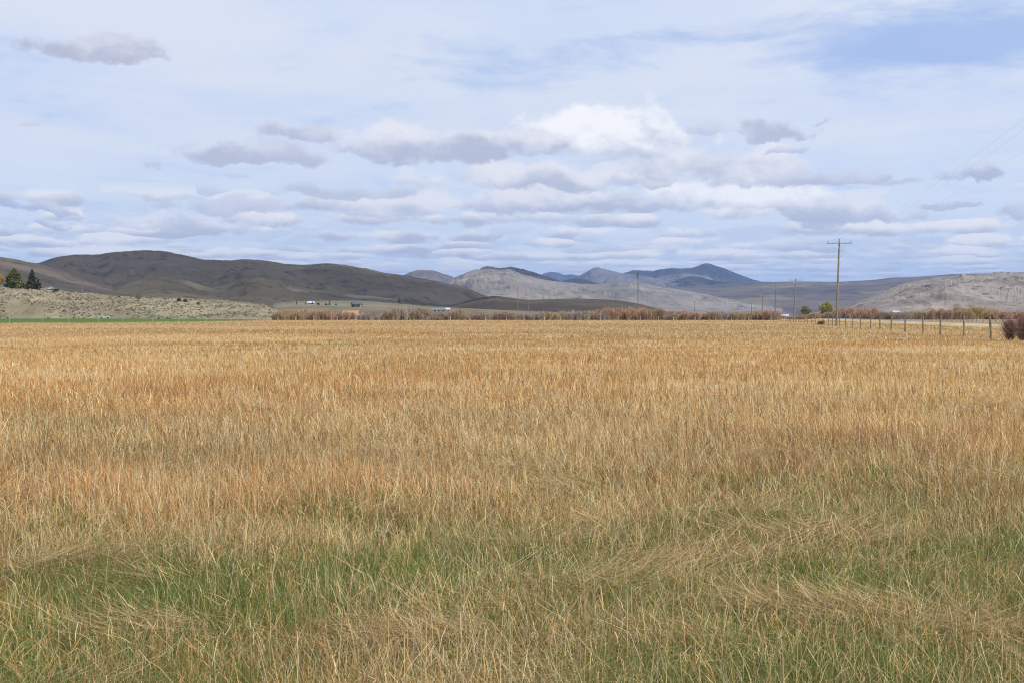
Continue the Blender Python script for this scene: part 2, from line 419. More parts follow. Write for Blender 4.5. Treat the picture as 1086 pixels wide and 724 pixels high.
def fn_hill(c1, c2, spot, spot_amt=.5, sc=.004, spots=.10, bump=1., grass=None):
    def fn(t, b):
        P = t.new('ShaderNodeNewGeometry').outputs['Position']
        N = t.new('ShaderNodeNewGeometry').outputs['Normal']
        n = t.noise(P, sc, 7, .62, .4)
        c = t.mix(t.ss(n, .36, .62), c1, c2)
        n2 = t.noise(P, sc*6, 5, .7)
        c = t.mix(t.m('MULTIPLY', t.ss(n2, .50, .72), spot_amt), c, spot)
        vo = t.new('ShaderNodeTexVoronoi', Vector=P, Scale=spots)
        c = t.mix(t.m('MULTIPLY', t.ss(vo.outputs['Distance'], .25, .42, 1., 0.), t.m('MULTIPLY', t.ss(n2, .42, .58), .7)), c, spot)
        if grass:
            gg = t.ss(t.noise(t.map(P, (1, .5, 2), (7, 3, 1)), sc*1.6, 4, .5), .55, .66)
            c = t.mix(t.m('MULTIPLY', gg, .8), c, grass)
        t.put(b.inputs['Base Color'], c)
        t.put(b.inputs['Normal'], t.new('ShaderNodeBump', Strength=min(.9*bump, 1.), Distance=.12/sc*.12, Height=n2).outputs[0])
    return fn
M['mtn_far'] = mat('far_rock_forest_shade', fn_hill((.030, .033, .032), (.068, .058, .052), (.014, .020, .018), .6, .0011, .01), rough=1, spec=0)  # dark colour stands for forest and for cloud shadow on the far ranges
M['mtn_mid'] = mat('rocky_sage_slope', fn_hill((.10, .09, .085), (.165, .145, .13), (.05, .052, .052), .7, .0022, .02, 1.), rough=1, spec=0)
M['mtn_pale'] = mat('pale_dry_slope', fn_hill((.16, .147, .132), (.235, .208, .18), (.085, .085, .082), .6, .002, .02, .8), rough=1, spec=0)
M['plain'] = mat('sagebrush_flat', fn_hill((.085, .078, .075), (.14, .12, .105), (.05, .05, .048), .6, .0016, .008, .3, (.19, .165, .12)), rough=1, spec=0)
M['hill_dark'] = mat('brown_sage_hill', fn_hill((.145, .117, .088), (.195, .157, .117), (.068, .062, .044), .6, .0035, .05, .45), rough=1, spec=0)
M['hill_grass'] = mat('brown_green_hill', fn_hill((.145, .118, .080), (.20, .16, .105), (.075, .066, .045), .5, .004, .05, .4, (.30, .26, .17)), rough=1, spec=0)
M['hill_low'] = mat('low_ridge_cloud_shade', fn_hill((.066, .054, .044), (.100, .082, .064), (.045, .039, .032), .4, .004, .05, .4), rough=1, spec=0)  # cloud shadow over this ridge is put into the darker albedo
M['rocky'] = mat('pink_rocky_hill', fn_hill((.180, .150, .130), (.282, .238, .198), (.085, .086, .082), .8, .005, .05, 1.6), rough=1, spec=0)
M['bluff'] = mat('tan_bluff', fn_hill((.185, .155, .10), (.28, .235, .155), (.11, .10, .07), .7, .03, .35, 1., (.20, .20, .12)), rough=1, spec=0)
M['terrace'] = mat('dry_terrace', fn_hill((.125, .11, .076), (.20, .175, .12), (.11, .11, .08), .4, .01, .06, .5), rough=1, spec=0)

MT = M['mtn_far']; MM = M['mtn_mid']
hill('mountain', [(560, 305), (572, 292), (582, 288.5), (591, 289.5), (600, 292), (606, 290.5), (615, 293), (630, 300), (660, 310)], 21000, 16000, 25000, MT, amp=.5, freq=1.4, rough=.02, seed=1, nx=300, nt=120, bow=.1)
hill('mountain', [(640, 303), (655, 292), (668, 288), (675, 286.6), (690, 288), (703, 286.3), (714, 285), (726, 285.7), (735, 284.2), (742, 281.2), (749, 279.2), (756, 281.2), (765, 283.2), (774, 287), (782, 290.5), (792, 295), (802, 298), (820, 299.5), (860, 303), (920, 316)], 16000, 11500, 20000, MT, amp=.55, freq=1.5, rough=.025, seed=11, nx=700, nt=180, bow=.1)
hill('mountain', [(590, 306), (603, 298), (614, 292.5), (624, 287.2), (632, 283.4), (640, 285.8), (650, 287.8), (660, 290.2), (672, 291.5), (690, 294), (712, 301), (730, 308)], 14200, 10500, 17000, MM, amp=.6, freq=1.6, rough=.025, seed=16, nx=400, nt=150, bow=.1)
hill('mountain', [(645, 312), (670, 301), (690, 298), (700, 293.5), (712, 291), (724, 290), (737, 291), (750, 293.5), (765, 300), (790, 305), (830, 312)], 12800, 9500, 14500, MM, amp=.6, freq=1.8, rough=.02, seed=3, nx=400, nt=140, bow=.15)
hill('mountain', [(700, 311), (712, 300), (722, 295), (733, 292.8), (744, 294.5), (757, 298), (770, 299.5), (785, 304), (810, 311)], 11600, 9000, 13000, MT, amp=.5, freq=1.6, rough=.02, seed=17, nx=250, nt=110, bow=.1)
hill('mountain', [(572, 312), (585, 303), (597, 298), (608, 295.6), (618, 295.8), (628, 299), (640, 302.5), (660, 308)], 10500, 8500, 12000, MT, amp=.5, freq=1.6, rough=.02, seed=18, nx=250, nt=110, bow=.1)
hill('mountain', [(485, 308), (497, 294), (506, 286.5), (514, 283), (521, 282.8), (530, 285.2), (541, 282.8), (549, 284), (560, 287.2), (572, 290.8), (584, 295), (597, 299), (615, 305)], 8600, 7200, 10500, MT, amp=.5, freq=1.6, rough=.025, seed=19, nx=350, nt=130, bow=.1)  # dark rock colour stands in for the cloud shadow on these tops
zD = hill('slope', [(560, 318), (640, 309), (700, 306), (760, 303), (800, 300.5), (850, 299), (890, 299.5), (925, 297.5), (945, 295), (975, 294), (1010, 291.5), (1060, 290.5), (1100, 290), (1200, 291)], 9800, 4700, 13000, M['plain'], amp=.12, freq=.5, rough=.012, seed=5, nx=600, nt=200, shape=1.15, bow=.05)
zB0 = hill('mountain', [(395, 325), (420, 297), (435, 288.5), (445, 286.6), (458, 286.8), (468, 289.5), (480, 293.5), (490, 299), (520, 318)], 8600, 6500, 10500, M['mtn_mid'], amp=.4, freq=1.3, rough=.02, seed=2, nx=300, nt=130, bow=.1)
zB = hill('mountain', [(440, 320), (465, 303), (480, 295), (492, 291), (503, 286.2), (512, 285.5), (521, 286), (530, 287), (541, 285.5), (550, 290.5), (565, 294), (580, 297.5), (592, 299), (605, 300), (625, 302), (650, 300.5), (672, 300), (700, 304), (730, 309), (770, 316), (830, 326)], 6800, 3600, 8600, M['mtn_pale'], amp=.45, freq=1.5, rough=.028, seed=4, nx=700, nt=200, bow=.12)
zE = hill('hill', [(850, 334), (880, 329), (905, 322), (925, 315), (945, 306), (960, 300), (975, 297.5), (995, 295), (1010, 293), (1030, 292), (1050, 290.5), (1070, 289.5), (1086, 289.5), (1130, 288), (1200, 292), (1260, 305)], 3600, 1700, 4800, M['rocky'], amp=.38, freq=1.6, rough=.026, seed=6, nx=600, nt=220, bow=.2)
zA = hill('hill', [(-160, 300), (-80, 282), (0, 276), (20, 279), (42, 279.3), (60, 273), (80, 270.5), (100, 270.8), (125, 267.2), (155, 265.8), (178, 267), (200, 272), (220, 276), (240, 276.5), (262, 275.3), (285, 276.5), (300, 280), (322, 281.8), (345, 279.3), (365, 281), (390, 285.5), (410, 290), (430, 292.5), (455, 297), (480, 302), (495, 305), (505, 310), (520, 316), (545, 322), (580, 330)], 3000, 1750, 4000, M['hill_dark'], amp=.48, freq=1.25, rough=.012, seed=7, nx=900, nt=220, bow=.18)
zA2 = hill('hill', [(-200, 290), (-120, 268), (-60, 268), (0, 273.2), (20, 276), (40, 279.8), (60, 286), (80, 292), (105, 300), (125, 306), (150, 312), (200, 320), (260, 330)], 2100, 1250, 2700, M['hill_dark'], amp=.25, freq=.9, rough=.012, seed=8, nx=500, nt=160, bow=.1)
zA3 = hill('hill', [(70, 325), (95, 309), (120, 301), (142, 292.5), (165, 288.5), (185, 290), (205, 296), (222, 300.5), (236, 300), (255, 293.5), (275, 290.5), (292, 294), (315, 302), (350, 308), (400, 313), (440, 316), (500, 322), (540, 330)], 2250, 1350, 2800, M['hill_grass'], amp=.3, freq=1.1, rough=.012, seed=9, nx=600, nt=160, bow=.1)
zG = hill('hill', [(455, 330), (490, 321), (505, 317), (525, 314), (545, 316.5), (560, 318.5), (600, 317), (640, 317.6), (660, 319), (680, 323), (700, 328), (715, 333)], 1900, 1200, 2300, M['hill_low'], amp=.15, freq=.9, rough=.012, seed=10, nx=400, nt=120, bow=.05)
zT = hill('terrace', [(270, 336), (290, 322), (310, 320), (345, 319.5), (385, 319.5), (405, 321), (430, 323), (455, 325.5), (480, 326.5), (520, 328.5), (580, 331), (640, 334)], 1300, 640, 1500, M['terrace'], amp=.12, freq=.7, rough=.02, seed=12, nx=500, nt=120, shape=1.3)
zF = hill('bluff', [(-260, 300), (-120, 300), (0, 303.5), (15, 303.5), (45, 306), (70, 309.5), (100, 312), (130, 314.5), (150, 316), (200, 317), (235, 318.8), (262, 321), (280, 323), (293, 327), (302, 333), (310, 337)], 700, 605, 1000, M['bluff'], amp=.38, freq=2.2, rough=.06, seed=13, nx=800, nt=160, bow=.05)

# ------------------------------------------------------------------ blade / strip generator (dry grass, twigs)
def strips(base, th, Ln, W0, face, th0, dth, kink, nseg, col, taper=True, tipcol=None):
    """base (n,3); th azimuth of lean; Ln length; W0 width; face azimuth of the flat side; th0 start angle from vertical; dth bend per segment"""
    n = len(base)
    pos = base.astype(float).copy()
    ang = th0.copy()
    pts = [pos.copy()]
    kseg = rng.integers(1, max(nseg, 2), n)
    for s_ in range(nseg):
        ang = ang+dth*(s_ > 0)+np.where(kseg == s_, kink, 0)
        st = Ln/nseg
        pos = pos+np.stack([np.sin(ang)*np.cos(th)*st, np.sin(ang)*np.sin(th)*st, np.cos(ang)*st], -1)
        pts.append(pos.copy())
    wd = np.stack([np.cos(face), np.sin(face), np.zeros(n)], -1)
    Vs = []
    for s_ in range(nseg+1):
        w = W0*(1-.55*s_/nseg) if taper else W0
        if s_ < nseg:
            Vs.append(pts[s_]-wd*(w/2)[:, None]); Vs.append(pts[s_]+wd*(w/2)[:, None])
        else: Vs.append(pts[s_])
    nv = 2*nseg+1
    V = np.stack(Vs, 1).reshape(-1, 3)
    tl = []
    for s_ in range(nseg-1):
        tl += [(2*s_, 2*s_+1, 2*s_+3), (2*s_, 2*s_+3, 2*s_+2)]
    tl.append((2*nseg-2, 2*nseg-1, 2*nseg))
    T = (np.arange(n)*nv)[:, None, None]+np.array(tl)[None]
    C = np.repeat(col, nv, 0)
    if tipcol is not None:
        f = np.tile(np.array([0 if i_ < nv-1 else 1 for i_ in range(nv)]), n)[:, None]*.6
        C = C*(1-f)+np.repeat(tipcol, nv, 0)*f
    return V, T.reshape(-1, 3), C
def join(parts):
    Vs, Ts, Cs = [], [], []; o_ = 0
    for V, T, C in parts:
        Vs.append(V); Ts.append(T+o_); Cs.append(C); o_ += len(V)
    return np.concatenate(Vs), np.concatenate(Ts), np.concatenate(Cs)
def lerp(a, b, f): return np.asarray(a)[None]*(1-f[:, None])+np.asarray(b)[None]*f[:, None]

def scatter(n, d0, d1, p=1., azr=.50):
    d = np.exp(rng.uniform(math.log(d0), math.log(d1), n)); a = rng.uniform(-azr, azr, n)
    return d*np.sin(a), d*np.cos(a), d
def green_mask(x, y):
    x = x+rng.normal(0, .22, len(x)); y = y+rng.normal(0, .30, len(x)); d = np.hypot(x, y)
    n = fbm(x/1.05+4, y/.9+9, 5, 3, .70)
    near = 1-sst(9.0, 14.5, d+ (fbm(x/3+50, y/3, 2, 1)-.5)*5 - 1.5*sst(-.05, .3, x/np.maximum(d, 1)))
    g_ = np.clip(near*(.42+.30*sst(-.05, .25, x/np.maximum(d, 1)))*sst(.40, .60, n)+(1-sst(6.3, 10.5, d+(fbm(x/2+9, y/2, 3, 4)-.5)*3-1.2*sst(0, .3, x/np.maximum(d, 1))))*(.40+.55*sst(.32, .50, n)), 0, 1)
    # streaks of new green further out
    for px, py, rx, ry, am in ((320, 366, 120, 3.5, .9), (30, 440, 60, 14, .8), (250, 375, 60, 4, .4), (760, 377, 60, 3, .4), (900, 358, 60, 3, .5), (60, 455, 90, 12, .5), (520, 430, 60, 8, .2), (1000, 440, 80, 6, .3)):
        sx = CX+F*x/np.maximum(y, .1); sy = HY+F*CAMZ/np.maximum(y, .1)
        g_ = np.maximum(g_, am*np.exp(-((sx-px)/rx)**2-((sy-py)/ry)**2)*sst(.3, .6, n))
    return g_
def band(x, y):   # broad colour bands of the standing dry grass, 0 pale .. 1 rusty
    d = np.hypot(x, y)
    f = sst(20, 110, d)
    return np.clip(.5+(fbm(x/8+7, y/5, 4, 6)-.5)*2.6*(1-f)+(fbm(x/30+3, y/42, 4, 2)-.5)*2.4*f, 0, 1)

# flattened mats of thatch, each combed in one direction
mats = []
for px, py, rad, nn in ((60, 612, .55, 1500), (95, 618, .45, 900), (385, 518, .5, 500), (650, 640, .55, 1900), (690, 615, .5, 1400), (600, 588, .4, 800), (640, 572, .35, 500), (790, 560, .5, 1100), (860, 575, .45, 900), (880, 678, .50, 1900), (950, 684, .45, 1500), (820, 675, .35, 900), (1010, 700, .35, 900), (930, 590, .4, 700), (150, 690, .35, 900), (160, 640, .3, 400), (470, 700, .3, 500), (1060, 520, .6, 600), (760, 715, .3, 700)):
    d = CAMZ*F/(py-HY); mats.append((PX(px, d), d, rad*.72, int(nn*.85)))
for _ in range(46):
    x, y, d = scatter(1, 4.5, 24); mats.append((x[0], y[0], random.uniform(.15, .45), random.randint(150, 600)))
def mat_mask(x, y):
    m_ = np.zeros(len(x))
    for mx, my, rad, nn in mats:
        m_ = np.maximum(m_, min(nn/800, 1)*np.exp(-((x-mx)/rad)**2-((y-my)/(rad*.62))**2))
    return m_
parts_dry = []; parts_green = []; parts_straw = []
ORG = (.59, .325, .125); TAN = (.70, .455, .195); PALE = (.86, .72, .43); BRN = (.24, .14, .065); RUST = (.47, .235, .09)
def widths(n, d, lo, hi, px=.00048):
    return np.maximum(rng.uniform(lo, hi, n), d*px*rng.uniform(.7, 1.5, n))
# standing stems
for (n, d0, d1, ns) in ((260000, 3.4, 26, 3), (330000, 26, 430, 2)):
    x, y, d = scatter(n, d0, d1)
    gm = green_mask(x, y); dn = fbm(x/.9, y/.9, 4, 2)
    keep = rng.random(n) < (1-.66*gm)*(1-.85*(mat_mask(x, y) if d1 < 30 else 0))*np.maximum(sst(.25, .52, dn+.06), sst(20, 50, d))
    # nothing grows through the lawn strip or on the road
    sl = np.clip((CX+F*x/np.maximum(y, 1)+60)/352, 0, 1.02); keep &= ~((y > 266+140*sl**2.5) & (sl < 1.01))
    x, y, d = x[keep], y[keep], d[keep]; n = len(x); gm = gm[keep]
    bn = band(x, y); far = sst(10, 60, d)
    Ln = rng.normal(.30, .085, n)*(.62+.75*fbm(x/2.5, y/2.5, 3, 7))*(1+(1-far)*1.1*(fbm(x/.45, y/.45, 2, 6)-.5))*(1-.25*gm); Ln = np.clip(Ln, .07, .6)*(1-.38*far)*(1-.25*sst(80, 200, d))*(1-.22*(1-sst(5, 12, d)))
    wind = 2.6+rng.normal(0, 1.7, n)
    mixv = np.clip(bn+rng.normal(0, 1, n)*(.30-.22*far), 0, 1)
    mixv = np.clip(mixv+.22*sst(12, 7, d)*0+.12, 0, 1); col = lerp(TAN, ORG, mixv)
    u_ = rng.random(n); q = 1-.65*far
    col = np.where((u_ < (.15+.22*(1-bn))*q)[:, None], np.array(PALE)[None], col)
    col = np.where((u_ > 1-.14*q)[:, None], np.array(BRN)[None], col)
    col = np.where(((u_ > .80) & (u_ < .80+.06*q))[:, None], np.array(RUST)[None], col)
    tone = .80+.80*((fbm(x/3+20, y/2, 4, 1)-.5)*(1-far)+(fbm(x/22+20, y/30, 4, 1)-.5)*far*.7)
    col = col*(rng.uniform(-1, 1, n)*(.22-.12*far)+tone+.14)[:, None]
    f2 = (.75*sst(30, 120, d))[:, None]; gcol = np.array((.535, .365, .175))[None]*(.82+.5*(bn[:, None]-.5)*np.array((-.1, -.35, -.5))[None]+(tone[:, None]-.8)); col = col*(1-f2)+gcol*f2
    z = gz(x, y)-.01
    parts_dry.append(strips(np.stack([x, y, z], -1), wind, Ln, widths(n, d, .0013, .0028, .00036), rng.uniform(0, math.pi, n), np.abs(rng.normal(.12, .30, n)), rng.normal(.16, .26, n), np.where(rng.random(n) < .25, rng.uniform(.5, 1.8, n), 0), ns, col, tipcol=col*1.08))
# bent pale straw
n = 120000
x, y, d = scatter(n, 3.4, 60)
pm = fbm(x/1.5+30, y/1.2, 3, 4)
keep = (rng.random(n) < sst(.36, .62, pm)*.95+.10)
x, y, d = x[keep], y[keep], d[keep]; n = len(x)
col = lerp((.88, .74, .42), (.64, .42, .16), rng.random(n))*rng.uniform(.75, 1.08, n)[:, None]
grey = rng.random(n) < .2
col[grey] = (.52, .40, .27)
parts_straw.append(strips(np.stack([x, y, gz(x, y)+rng.uniform(0, .10, n)], -1), rng.uniform(0, 2*math.pi, n), rng.uniform(.10, .34, n), widths(n, d, .0018, .0046, .0004), rng.uniform(0, math.pi, n), np.abs(rng.normal(.45, .4, n)), rng.normal(.22, .25, n), np.where(rng.random(n) < .6, rng.uniform(.5, 1.7, n), 0), 3, col))
# short broken fragments and curled leaves, the tangle on top of the near sward
n = 230000
x, y, d = scatter(n, 3.4, 26)
keep = rng.random(n) < .25+.75*sst(.38, .60, fbm(x/.8+3, y/.6+60, 4, 5))
x, y, d = x[keep], y[keep], d[keep]; n = len(x)
col = lerp((.90, .78, .46), (.70, .44, .16), rng.random(n)**1.1)*rng.uniform(.7, 1.08, n)[:, None]
u_ = rng.random(n); col[u_ < .12] = (.46, .33, .20); col[u_ > .87] = (.26, .15, .07); mk = (u_ > .70) & (u_ < .87); col[mk] = col[mk]*np.array((.88, .66, .46))
parts_straw.append(strips(np.stack([x, y, gz(x, y)+rng.uniform(0, .20, n)*sst(0, 1, rng.random(n))], -1), rng.uniform(0, 2*math.pi, n), rng.uniform(.05, .19, n), widths(n, d, .0026, .0062, .0004), rng.uniform(0, math.pi, n), np.abs(rng.normal(.8, .55, n)), rng.normal(.35, .35, n), np.where(rng.random(n) < .35, rng.uniform(.4, 1.5, n), 0), 3, col))
for (mx, my, rad, nn) in mats:
    x = mx+rng.normal(0, rad*.75, nn); y = my+rng.normal(0, rad*.42, nn); d = np.hypot(x, y)
    dr = random.uniform(-.5, .5)+(math.pi if random.random() < .5 else 0)
    col = lerp((.86, .70, .40), (.50, .29, .12), rng.random(nn))*rng.uniform(.5, 1.1, nn)[:, None]
    parts_straw.append(strips(np.stack([x, y, gz(x, y)+rng.uniform(.02, .17, nn)], -1), dr+rng.normal(0, .62, nn), rng.uniform(.14, .42, nn), widths(nn, d, .0022, .0050), rng.uniform(0, math.pi, nn), rng.normal(1.42, .16, nn), rng.normal(.05, .12, nn), rng.normal(0, .15, nn), 3, col))
# new green growth
for (n, d0, d1) in ((430000, 3.4, 19), (40000, 19, 110)):
    x, y, d = scatter(n, d0, d1)
    gm = green_mask(x, y)
    keep = rng.random(n) < gm*.95+.10*(d < 15)
    x, y, d = x[keep], y[keep], d[keep]; n = len(x); gm = gm[keep]
    col = lerp((.11, .195, .038), (.25, .335, .085), rng.random(n))*rng.uniform(.7, 1.15, n)[:, None]
    col = np.where((rng.random(n) < .18)[:, None], np.array((.26, .25, .10))[None], col)
    parts_green.append(strips(np.stack([x, y, gz(x, y)-.01], -1), rng.uniform(0, 2*math.pi, n), rng.uniform(.10, .27, n)*(.6+.5*gm)*(1+.35*(d > 17)), widths(n, d, .0016, .0036, .00034), rng.uniform(0, math.pi, n), np.abs(rng.normal(.18, .16, n)), rng.normal(.16, .14, n), np.zeros(n), 3, col))
# a few tall single stalks
n = 900
x, y, d = scatter(n, 4.2, 20)
col = lerp((.74, .58, .30), (.50, .32, .14), rng.random(n))
parts_dry.append(strips(np.stack([x, y, gz(x, y)], -1), rng.uniform(0, 6.28, n), rng.uniform(.35, .62, n), rng.uniform(.002, .0036, n), rng.uniform(0, 3.14, n), np.abs(rng.normal(.12, .12, n)), rng.normal(.06, .1, n), np.where(rng.random(n) < .2, .9, 0), 3, col))
o = mesh_np('dry_grass', *join(parts_dry)[:2], M['blade'], cols=join(parts_dry)[2]); tag(o, 'standing dry orange-tan grass covering the whole field', 'dry grass', kind='stuff')
V, T, C = join(parts_straw)
o = mesh_np('straw', V, T, M['blade'], cols=C); tag(o, 'pale bent and flattened straw lying among the grass stems', 'straw', kind='stuff')
V, T, C = join(parts_green)
o = mesh_np('green_grass', V, T, M['blade'], cols=C); tag(o, 'short new green grass at the foot of the dry stems', 'green grass', kind='stuff')

# ------------------------------------------------------------------ leafy weeds in the near grass
def weed(px, py, h, label, nl=7, col=((.08, .15, .06), (.12, .21, .08))):
    d = CAMZ*F/(py-HY); x = PX(px, d); z = float(gz(x, d))
    e = empty('weed', (x, d, z)); tag(e, label, 'weed', 'weeds in the near grass')
    lx = random.uniform(-.04, .04)
    MB().tube([(0, 0, 0), (lx*.4, .01, h*.5), (lx, .01, h)], [.006, .005, .002], 6).build('stem', M['stalk'], e)
    for k_ in range(nl):
        a_ = k_*2.4; z0 = h*random.uniform(.02, .55); ln = h*random.uniform(.35, .6); wl = random.uniform(.012, .020)
        pts = [(0, z0), (ln*.35, z0+ln*.40), (ln*.6, z0+ln*.62), (ln*.85, z0+ln*.66)]; ws = [.3, 1., .8, 0.04]
        vs = []; ca, sa = math.cos(a_), math.sin(a_)
        for (r_, zz_), w_ in zip(pts, ws):
            for s_ in (-1, 0, 1): vs.append((r_*ca-s_*w_*wl*sa, r_*sa+s_*w_*wl*ca, zz_+(.006 if s_ else 0)))
        fs = [(i_*3+j_, i_*3+j_+1, i_*3+j_+4, i_*3+j_+3) for i_ in range(3) for j_ in range(2)]
        cc_ = np.tile(np.array(random.choice(col)), (12, 1))
        mesh_np('leaf', vs, fs, M['leaf'], e, cols=cc_, smooth=True)
M['stalk'] = mat('dark_green_stalk', worn((.03, .05, .025), (.07, .09, .04), 20.))
weed(555, 612, .22, 'dark green upright weed with broad leaves, left of the two dark weeds in mid foreground')
weed(633, 600, .20, 'dark green leafy weed beside the flattened straw right of centre')
weed(554, 640, .19, 'lower bluish green weed with dark stalk just below the other dark weeds', 6, ((.06, .15, .09), (.08, .18, .11)))
weed(412, 588, .20, 'pale grey-green weed standing alone left of centre', 8, ((.30, .36, .26), (.22, .30, .18)))

# ------------------------------------------------------------------ shrubs, trees
def shrub_mesh(n, wid, hgt, tw, cols, seed):
    r = np.random.default_rng(seed)
    # stems grouped on several root crowns, arching outwards, with side twigs
    nc = max(5, int(wid*1.6))
    cxs = r.uniform(-wid/2*.8, wid/2*.8, nc); cys = r.uniform(-wid/2*.55, wid/2*.55, nc); ch = hgt*r.uniform(.62, 1.0, nc)*(1-.25*np.abs(cxs)/(wid/2))
    k = r.integers(0, nc, n)
    th = r.uniform(0, 2*math.pi, n); spread = np.abs(r.normal(.0, .38, n))
    lvl = r.random(n)
    base = np.stack([cxs[k]+np.cos(th)*r.uniform(0, .5, n)*wid*.16, cys[k]+np.sin(th)*r.uniform(0, .5, n)*wid*.16, ch[k]*np.where(lvl < .4, 0, r.uniform(.1, .62, n))], -1)
    Ln = (ch[k]-base[:, 2])*r.uniform(.65, 1.08, n)
    c0, c1, c2 = [np.array(c) for c in cols]
    f = r.random(n)
    hz_ = np.clip(base[:, 2]/hgt*1.4+.2*r.normal(0, 1, n), 0, 1)
    col = c0[None]*(1-f[:, None])+c1[None]*f[:, None]
    u_ = r.random(n) < .3
    col[u_] = c2
    V, T, C = strips(base, th, Ln, np.full(n, tw)*r.uniform(.6, 1.5, n), r.uniform(0, math.pi, n), spread+.03, r.normal(.10, .18, n), np.zeros(n), 3, col*r.uniform(.75, 1.15, n)[:, None])
    return V, T, C
def stems_mesh(wid, hgt, seed, n=7):
    r = random.Random(seed); b = MB()
    for _ in range(n):
        x0 = r.uniform(-.06, .06); y0 = r.uniform(-.06, .06); a_ = r.uniform(0, 6.28); q = r.uniform(.05, .3)*hgt
        b.tube([(x0, y0, -.1), (x0+math.cos(a_)*q*.3, y0+math.sin(a_)*q*.3, hgt*.3), (x0+math.cos(a_)*q, y0+math.sin(a_)*q, hgt*.62)], [.07, .05, .02], 5)
    return b
RED = ((.42, .265, .175), (.54, .37, .24), (.24, .165, .135)); BRW = ((.36, .27, .19), (.48, .37, .25), (.22, .165, .13)); OCH = ((.42, .31, .18), (.50, .38, .22), (.26, .19, .12)); GRY = ((.36, .30, .26), (.48, .41, .35), (.22, .17, .155)); PUR = ((.30, .215, .165), (.42, .31, .23), (.17, .125, .10)); YEL = ((.50, .40, .18), (.56, .46, .22), (.34, .25, .13))
protos = {}
def shrub_proto(kind, cols, var):
    key = (kind, var)
    if key not in protos:
        V, T, C = shrub_mesh(1500, 9., 4.2, .10, tuple(tuple(min(c_*1.25, .8) for c_ in q_) for q_ in cols), abs(hash(kind)) % 1000 if False else sum(map(ord, kind))+var*31)
        e = empty('willow_shrub', (0, 0, 0))
        mesh_np('twigs', V, T, M['twig'], e, cols=C)
        stems_mesh(9., 4.2, var, 8).build('trunk', M['bark'], e)  # bundle of separate willow stems, bunched at the root
        protos[key] = [e, False]
    e, used = protos[key]
    if not used: protos[key][1] = True; return e
    return copy_tree(e)
KC = dict(red=RED, brown=BRW, ochre=OCH, grey=GRY, purple=PUR, yellow=YEL)
def put_shrub(kind, px, d, wpx, toppx, label, group, basepy=None, zb=None):
    e = shrub_proto(kind, KC[kind], random.randint(0, 1))
    x = PX(px, d); z0 = float(gz(x, d)) if zb is None else zb
    h = max(PZ(toppx, d)-z0, .8); w = wpx/F*d
    e.location = (x, d, z0-.05); e.rotation_euler = (0, 0, random.uniform(-.5, .5)+random.choice((0, math.pi)))
    e.scale = (w/8.6, max(w/8.6, .6), h/3.9)
    tag(e, label, 'shrub', group)
    return e
G1 = 'bare willows along the far edge of the field'
G2 = 'bare willows beyond the road on the right'
words_k = dict(red='reddish', brown='brown', ochre='ochre', grey='grey-brown', purple='purple-brown', yellow='yellow-ochre')
seg = [ # px0, px1, top row, kinds, place words
 (293, 330, 326.5, ('ochre', 'brown'), 'at the left end of the willow band by the green strip'),
 (330, 372, 327.5, ('red', 'purple', 'brown'), 'in the willow band below the white-roofed farmhouse'),
 (383, 412, 330.0, ('purple', 'grey'), 'in the low willows just right of the rusty barn'),
 (412, 448, 323.5, ('brown', 'grey'), 'in the tall rounded willow clump left of the green-roofed house'),
 (448, 478, 331.5, ('grey', 'purple'), 'in the low willows in front of the green-roofed house'),
 (478, 492, 324.0, ('brown',), 'in the tall narrow clump just right of the green-roofed house'),
 (492, 560, 329.5, ('grey', 'brown', 'purple'), 'in the low grey willow band below the dark ridge end'),
 (560, 640, 329.0, ('grey', 'brown', 'ochre'), 'in the willow band below the long low brown hill'),
 (640, 705, 324.5, ('red', 'red', 'brown'), 'in the tall reddish willows around the foot of the mast'),
 (705, 735, 328.0, ('brown', 'red'), 'in the willow band just right of the mast'),
 (735, 790, 329.5, ('grey', 'brown', 'ochre'), 'in the sparse low willows left of the distant power poles'),
 (792, 822, 327.5, ('ochre', 'red'), 'in the orange-brown willows among the distant power poles'),
]
for (p0, p1, top, kinds, wd_) in seg:
    px = p0+4
    while px < p1:
        k_ = random.choice(kinds); w = random.uniform(17, 28)
        put_shrub(k_, px, random.uniform(425, 445), w, top+.8+random.uniform(-2.2, 3.2), f'bare {words_k[k_]} willow {wd_}', G1)
        px += w*random.uniform(.30, .46)
    px = p0+6    # second rank a little behind, fills gaps
    while px < p1-4:
        k_ = random.choice(kinds)
        put_shrub(k_, px, random.uniform(455, 480), random.uniform(20, 30), top+random.uniform(.5, 3.), f'bare {words_k[k_]} willow {wd_}', G1)
        px += random.uniform(13, 18)
seg2 = [
 (843, 885, 331.0, ('red', 'ochre'), 'in the low reddish willows behind the near power pole'),
 (890, 925, 325.5, ('red', 'red'), 'in the rounded red-brown clump right of the near power pole'),
 (925, 965, 327.5, ('purple', 'brown', 'grey'), 'in the dark willow clump between road and rocky hill'),
 (965, 1010, 326.0, ('red', 'ochre'), 'in the orange-brown willows below the rocky hill'),
 (1005, 1035, 323.5, ('red', 'ochre', 'yellow'), 'in the tall willows below the middle of the rocky hill'),
 (1030, 1058, 325.0, ('yellow', 'ochre'), 'in the yellowish willow clump behind the last fence posts'),
 (1058, 1120, 327.5, ('red', 'ochre'), 'in the reddish willows at the right end of the band'),
]
for (p0, p1, top, kinds, wd_) in seg2:
    px = p0+3
    while px < p1:
        k_ = random.choice(kinds); w = random.uniform(18, 28)
        put_shrub(k_, px, random.uniform(455, 490), w, top+.6+random.uniform(-2.2, 2.8), f'bare {words_k[k_]} willow {wd_}', G2)
        px += w*random.uniform(.30, .45)
